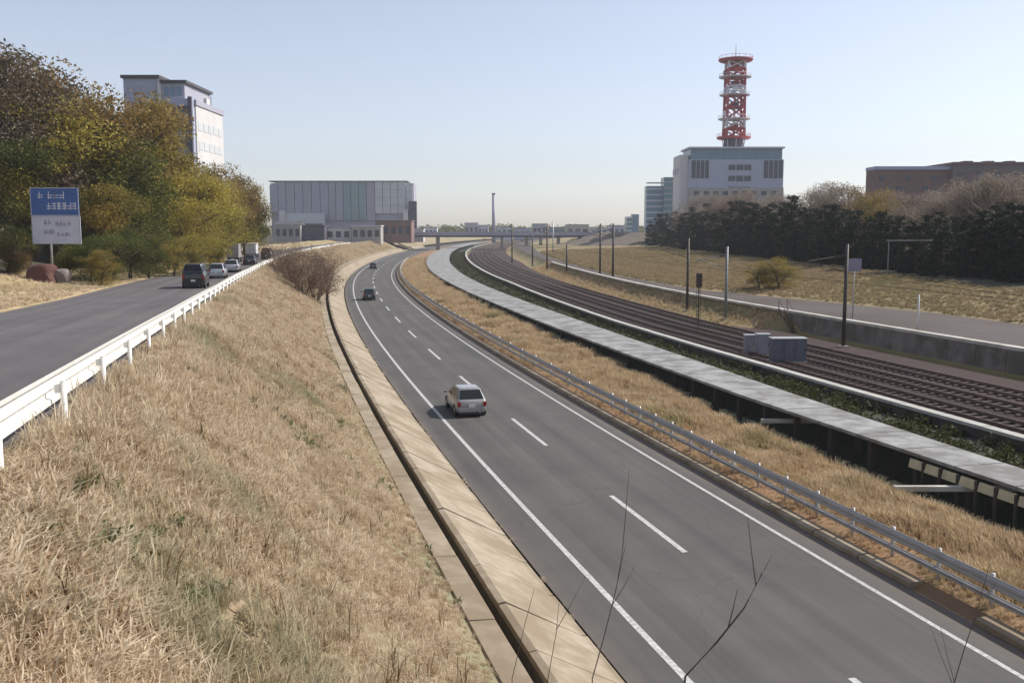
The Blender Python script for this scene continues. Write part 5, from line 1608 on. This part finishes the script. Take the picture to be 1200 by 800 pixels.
# dry field on the right and bank by the tracks
O_, S_ = spots(lambda s: off_foot(s)-1.3, lambda s: off_tree(s), 60, 330, lambda s: float(np.interp(s, [0, 110, 330], [8, 6, 1.6])), 5)
x, y, z, dm = terr_fast(O_, S_)
scatter('field_grass', np.stack([x, y, z], 1), rng.uniform(.35, .8, len(x)) * np.interp(S_, [100, 300], [1, 1.9]), P_right, 'dry brown grass of the field before the evergreen wood')
O_, S_ = spots(lambda s: off_wall(s)-4.0*wallk(s)-.1, lambda s: off_wall(s)-.2, 87, 240, lambda s: 5, 6)
x, y, z, dm = terr_fast(O_, S_)
scatter('bank_grass', np.stack([x, y, z], 1), rng.uniform(.5, 1.0, len(x)), P_med, 'orange dry grass bank beside the tracks left of the retaining wall')


# weeds in the gutter by the shoulder and on the edges of the service yard
O_, S_ = spots(lambda s: -1.62, lambda s: -1.36, 16, 90, lambda s: 7, 7)
x, y, z, dm = terr_fast(O_, S_); kk = patchy(x*3, y*.7) > .5
scatter('gutter_weeds', np.stack([x[kk], y[kk], z[kk]*0+.02], 1), rng.uniform(.25, .6, int(kk.sum())), P_slope, 'dry weeds growing in the joint beside the left shoulder')

# ------------------------------------------------------------------ bare saplings rising near the viewer
def sapling(pts, r0, label, twigs=5, seed=1):
    """pts: (px, py, Y) up the stem; the first one stands on the ground"""
    P_ = [Vector(at_dist(*p)) for p in pts]
    gx, gy = P_[0].x, P_[0].y
    base = Vector((gx, gy, ground(gx, gy) - .1))
    path = [base]
    nseg = 5
    for q in range(1, nseg): path.append(base.lerp(P_[0], q/nseg) + Vector((.04*math.sin(q*2.+seed), .03*math.cos(q*1.7), 0)))
    path += P_
    o = empty('bare_sapling', base); tag(o, label, 'sapling', 'bare saplings rising from the foot of the slope')
    loc = [p - base for p in path]
    n = len(loc)
    b = MB(); b.tube(loc, [r0*.48*(1-.7*i/(n-1)) for i in range(n)], 6); b.build('stem', MT['twig_dark'], o, smooth=True)
    rr_ = random.Random(seed)
    for k in range(twigs):
        t = rr_.uniform(.35, .95)*(n-1); i = min(n-2, int(t)); p = loc[i].lerp(loc[i+1], t-i)
        d = (loc[i+1]-loc[i]).normalized(); az = rr_.uniform(0, 2*PI)
        d2 = (d + Vector((math.cos(az), math.sin(az)*.5, .1))*.6).normalized(); L = rr_.uniform(.25, .6)
        b = MB(); b.tube([p, p+d2*L*.5+Vector((0,0,.03)), p+d2*L+Vector((0,0,.09))], [r0*.22, r0*.16, r0*.08], 4); b.build('twig', MT['twig_dark'], o)
sapling([(803, 792, 7.5), (840, 752, 7.5), (872, 712, 7.5), (893, 672, 7.5), (905, 650, 7.5)], .03, 'thickest leaning bare sapling in front of the motorway lanes', 5, 3)
sapling([(694, 795, 7.0), (708, 745, 7.0), (722, 690, 7.0), (729, 650, 7.0), (732, 618, 7.0)], .016, 'thin bare sapling crossing the left edge line', 4, 5)
sapling([(600, 795, 7.2), (614, 735, 7.2), (626, 690, 7.2)], .014, 'thin bare sapling over the dark gutter', 3, 7)
sapling([(642, 795, 7.2), (652, 740, 7.2), (655, 706, 7.2)], .014, 'short bare sapling over the concrete lining', 2, 9)
sapling([(1118, 800, 8.0), (1130, 760, 8.0), (1146, 712, 8.0), (1160, 660, 8.0)], .018, 'slim bare sapling at the lower right before the guard rail', 4, 11)
sapling([(142, 792, 9.5), (137, 735, 9.5), (134, 690, 9.5), (134, 640, 9.5)], .013, 'dark dry stalk standing on the slope at the lower left', 4, 13)

# ------------------------------------------------------------------ haze
hz_me = MB(); hz_me.box(-1000, 1000, -60, 1300, -3, 110)
ho = hz_me.build('haze', None)
hm = bpy.data.materials.new('haze'); hm.use_nodes = True
nt = hm.node_tree; nt.nodes.remove(nt.nodes['Principled BSDF'])
pv = nt.nodes.new('ShaderNodeVolumePrincipled'); pv.inputs['Density'].default_value = .0002
pv.inputs['Color'].default_value = (.95, .97, 1.0, 1)
nt.links.new(pv.outputs[0], nt.nodes['Material Output'].inputs['Volume'])
ho.data.materials.clear(); ho.data.materials.append(hm)
ho['kind'] = 'stuff'; ho['label'] = 'thin pale daylight haze over the whole valley'
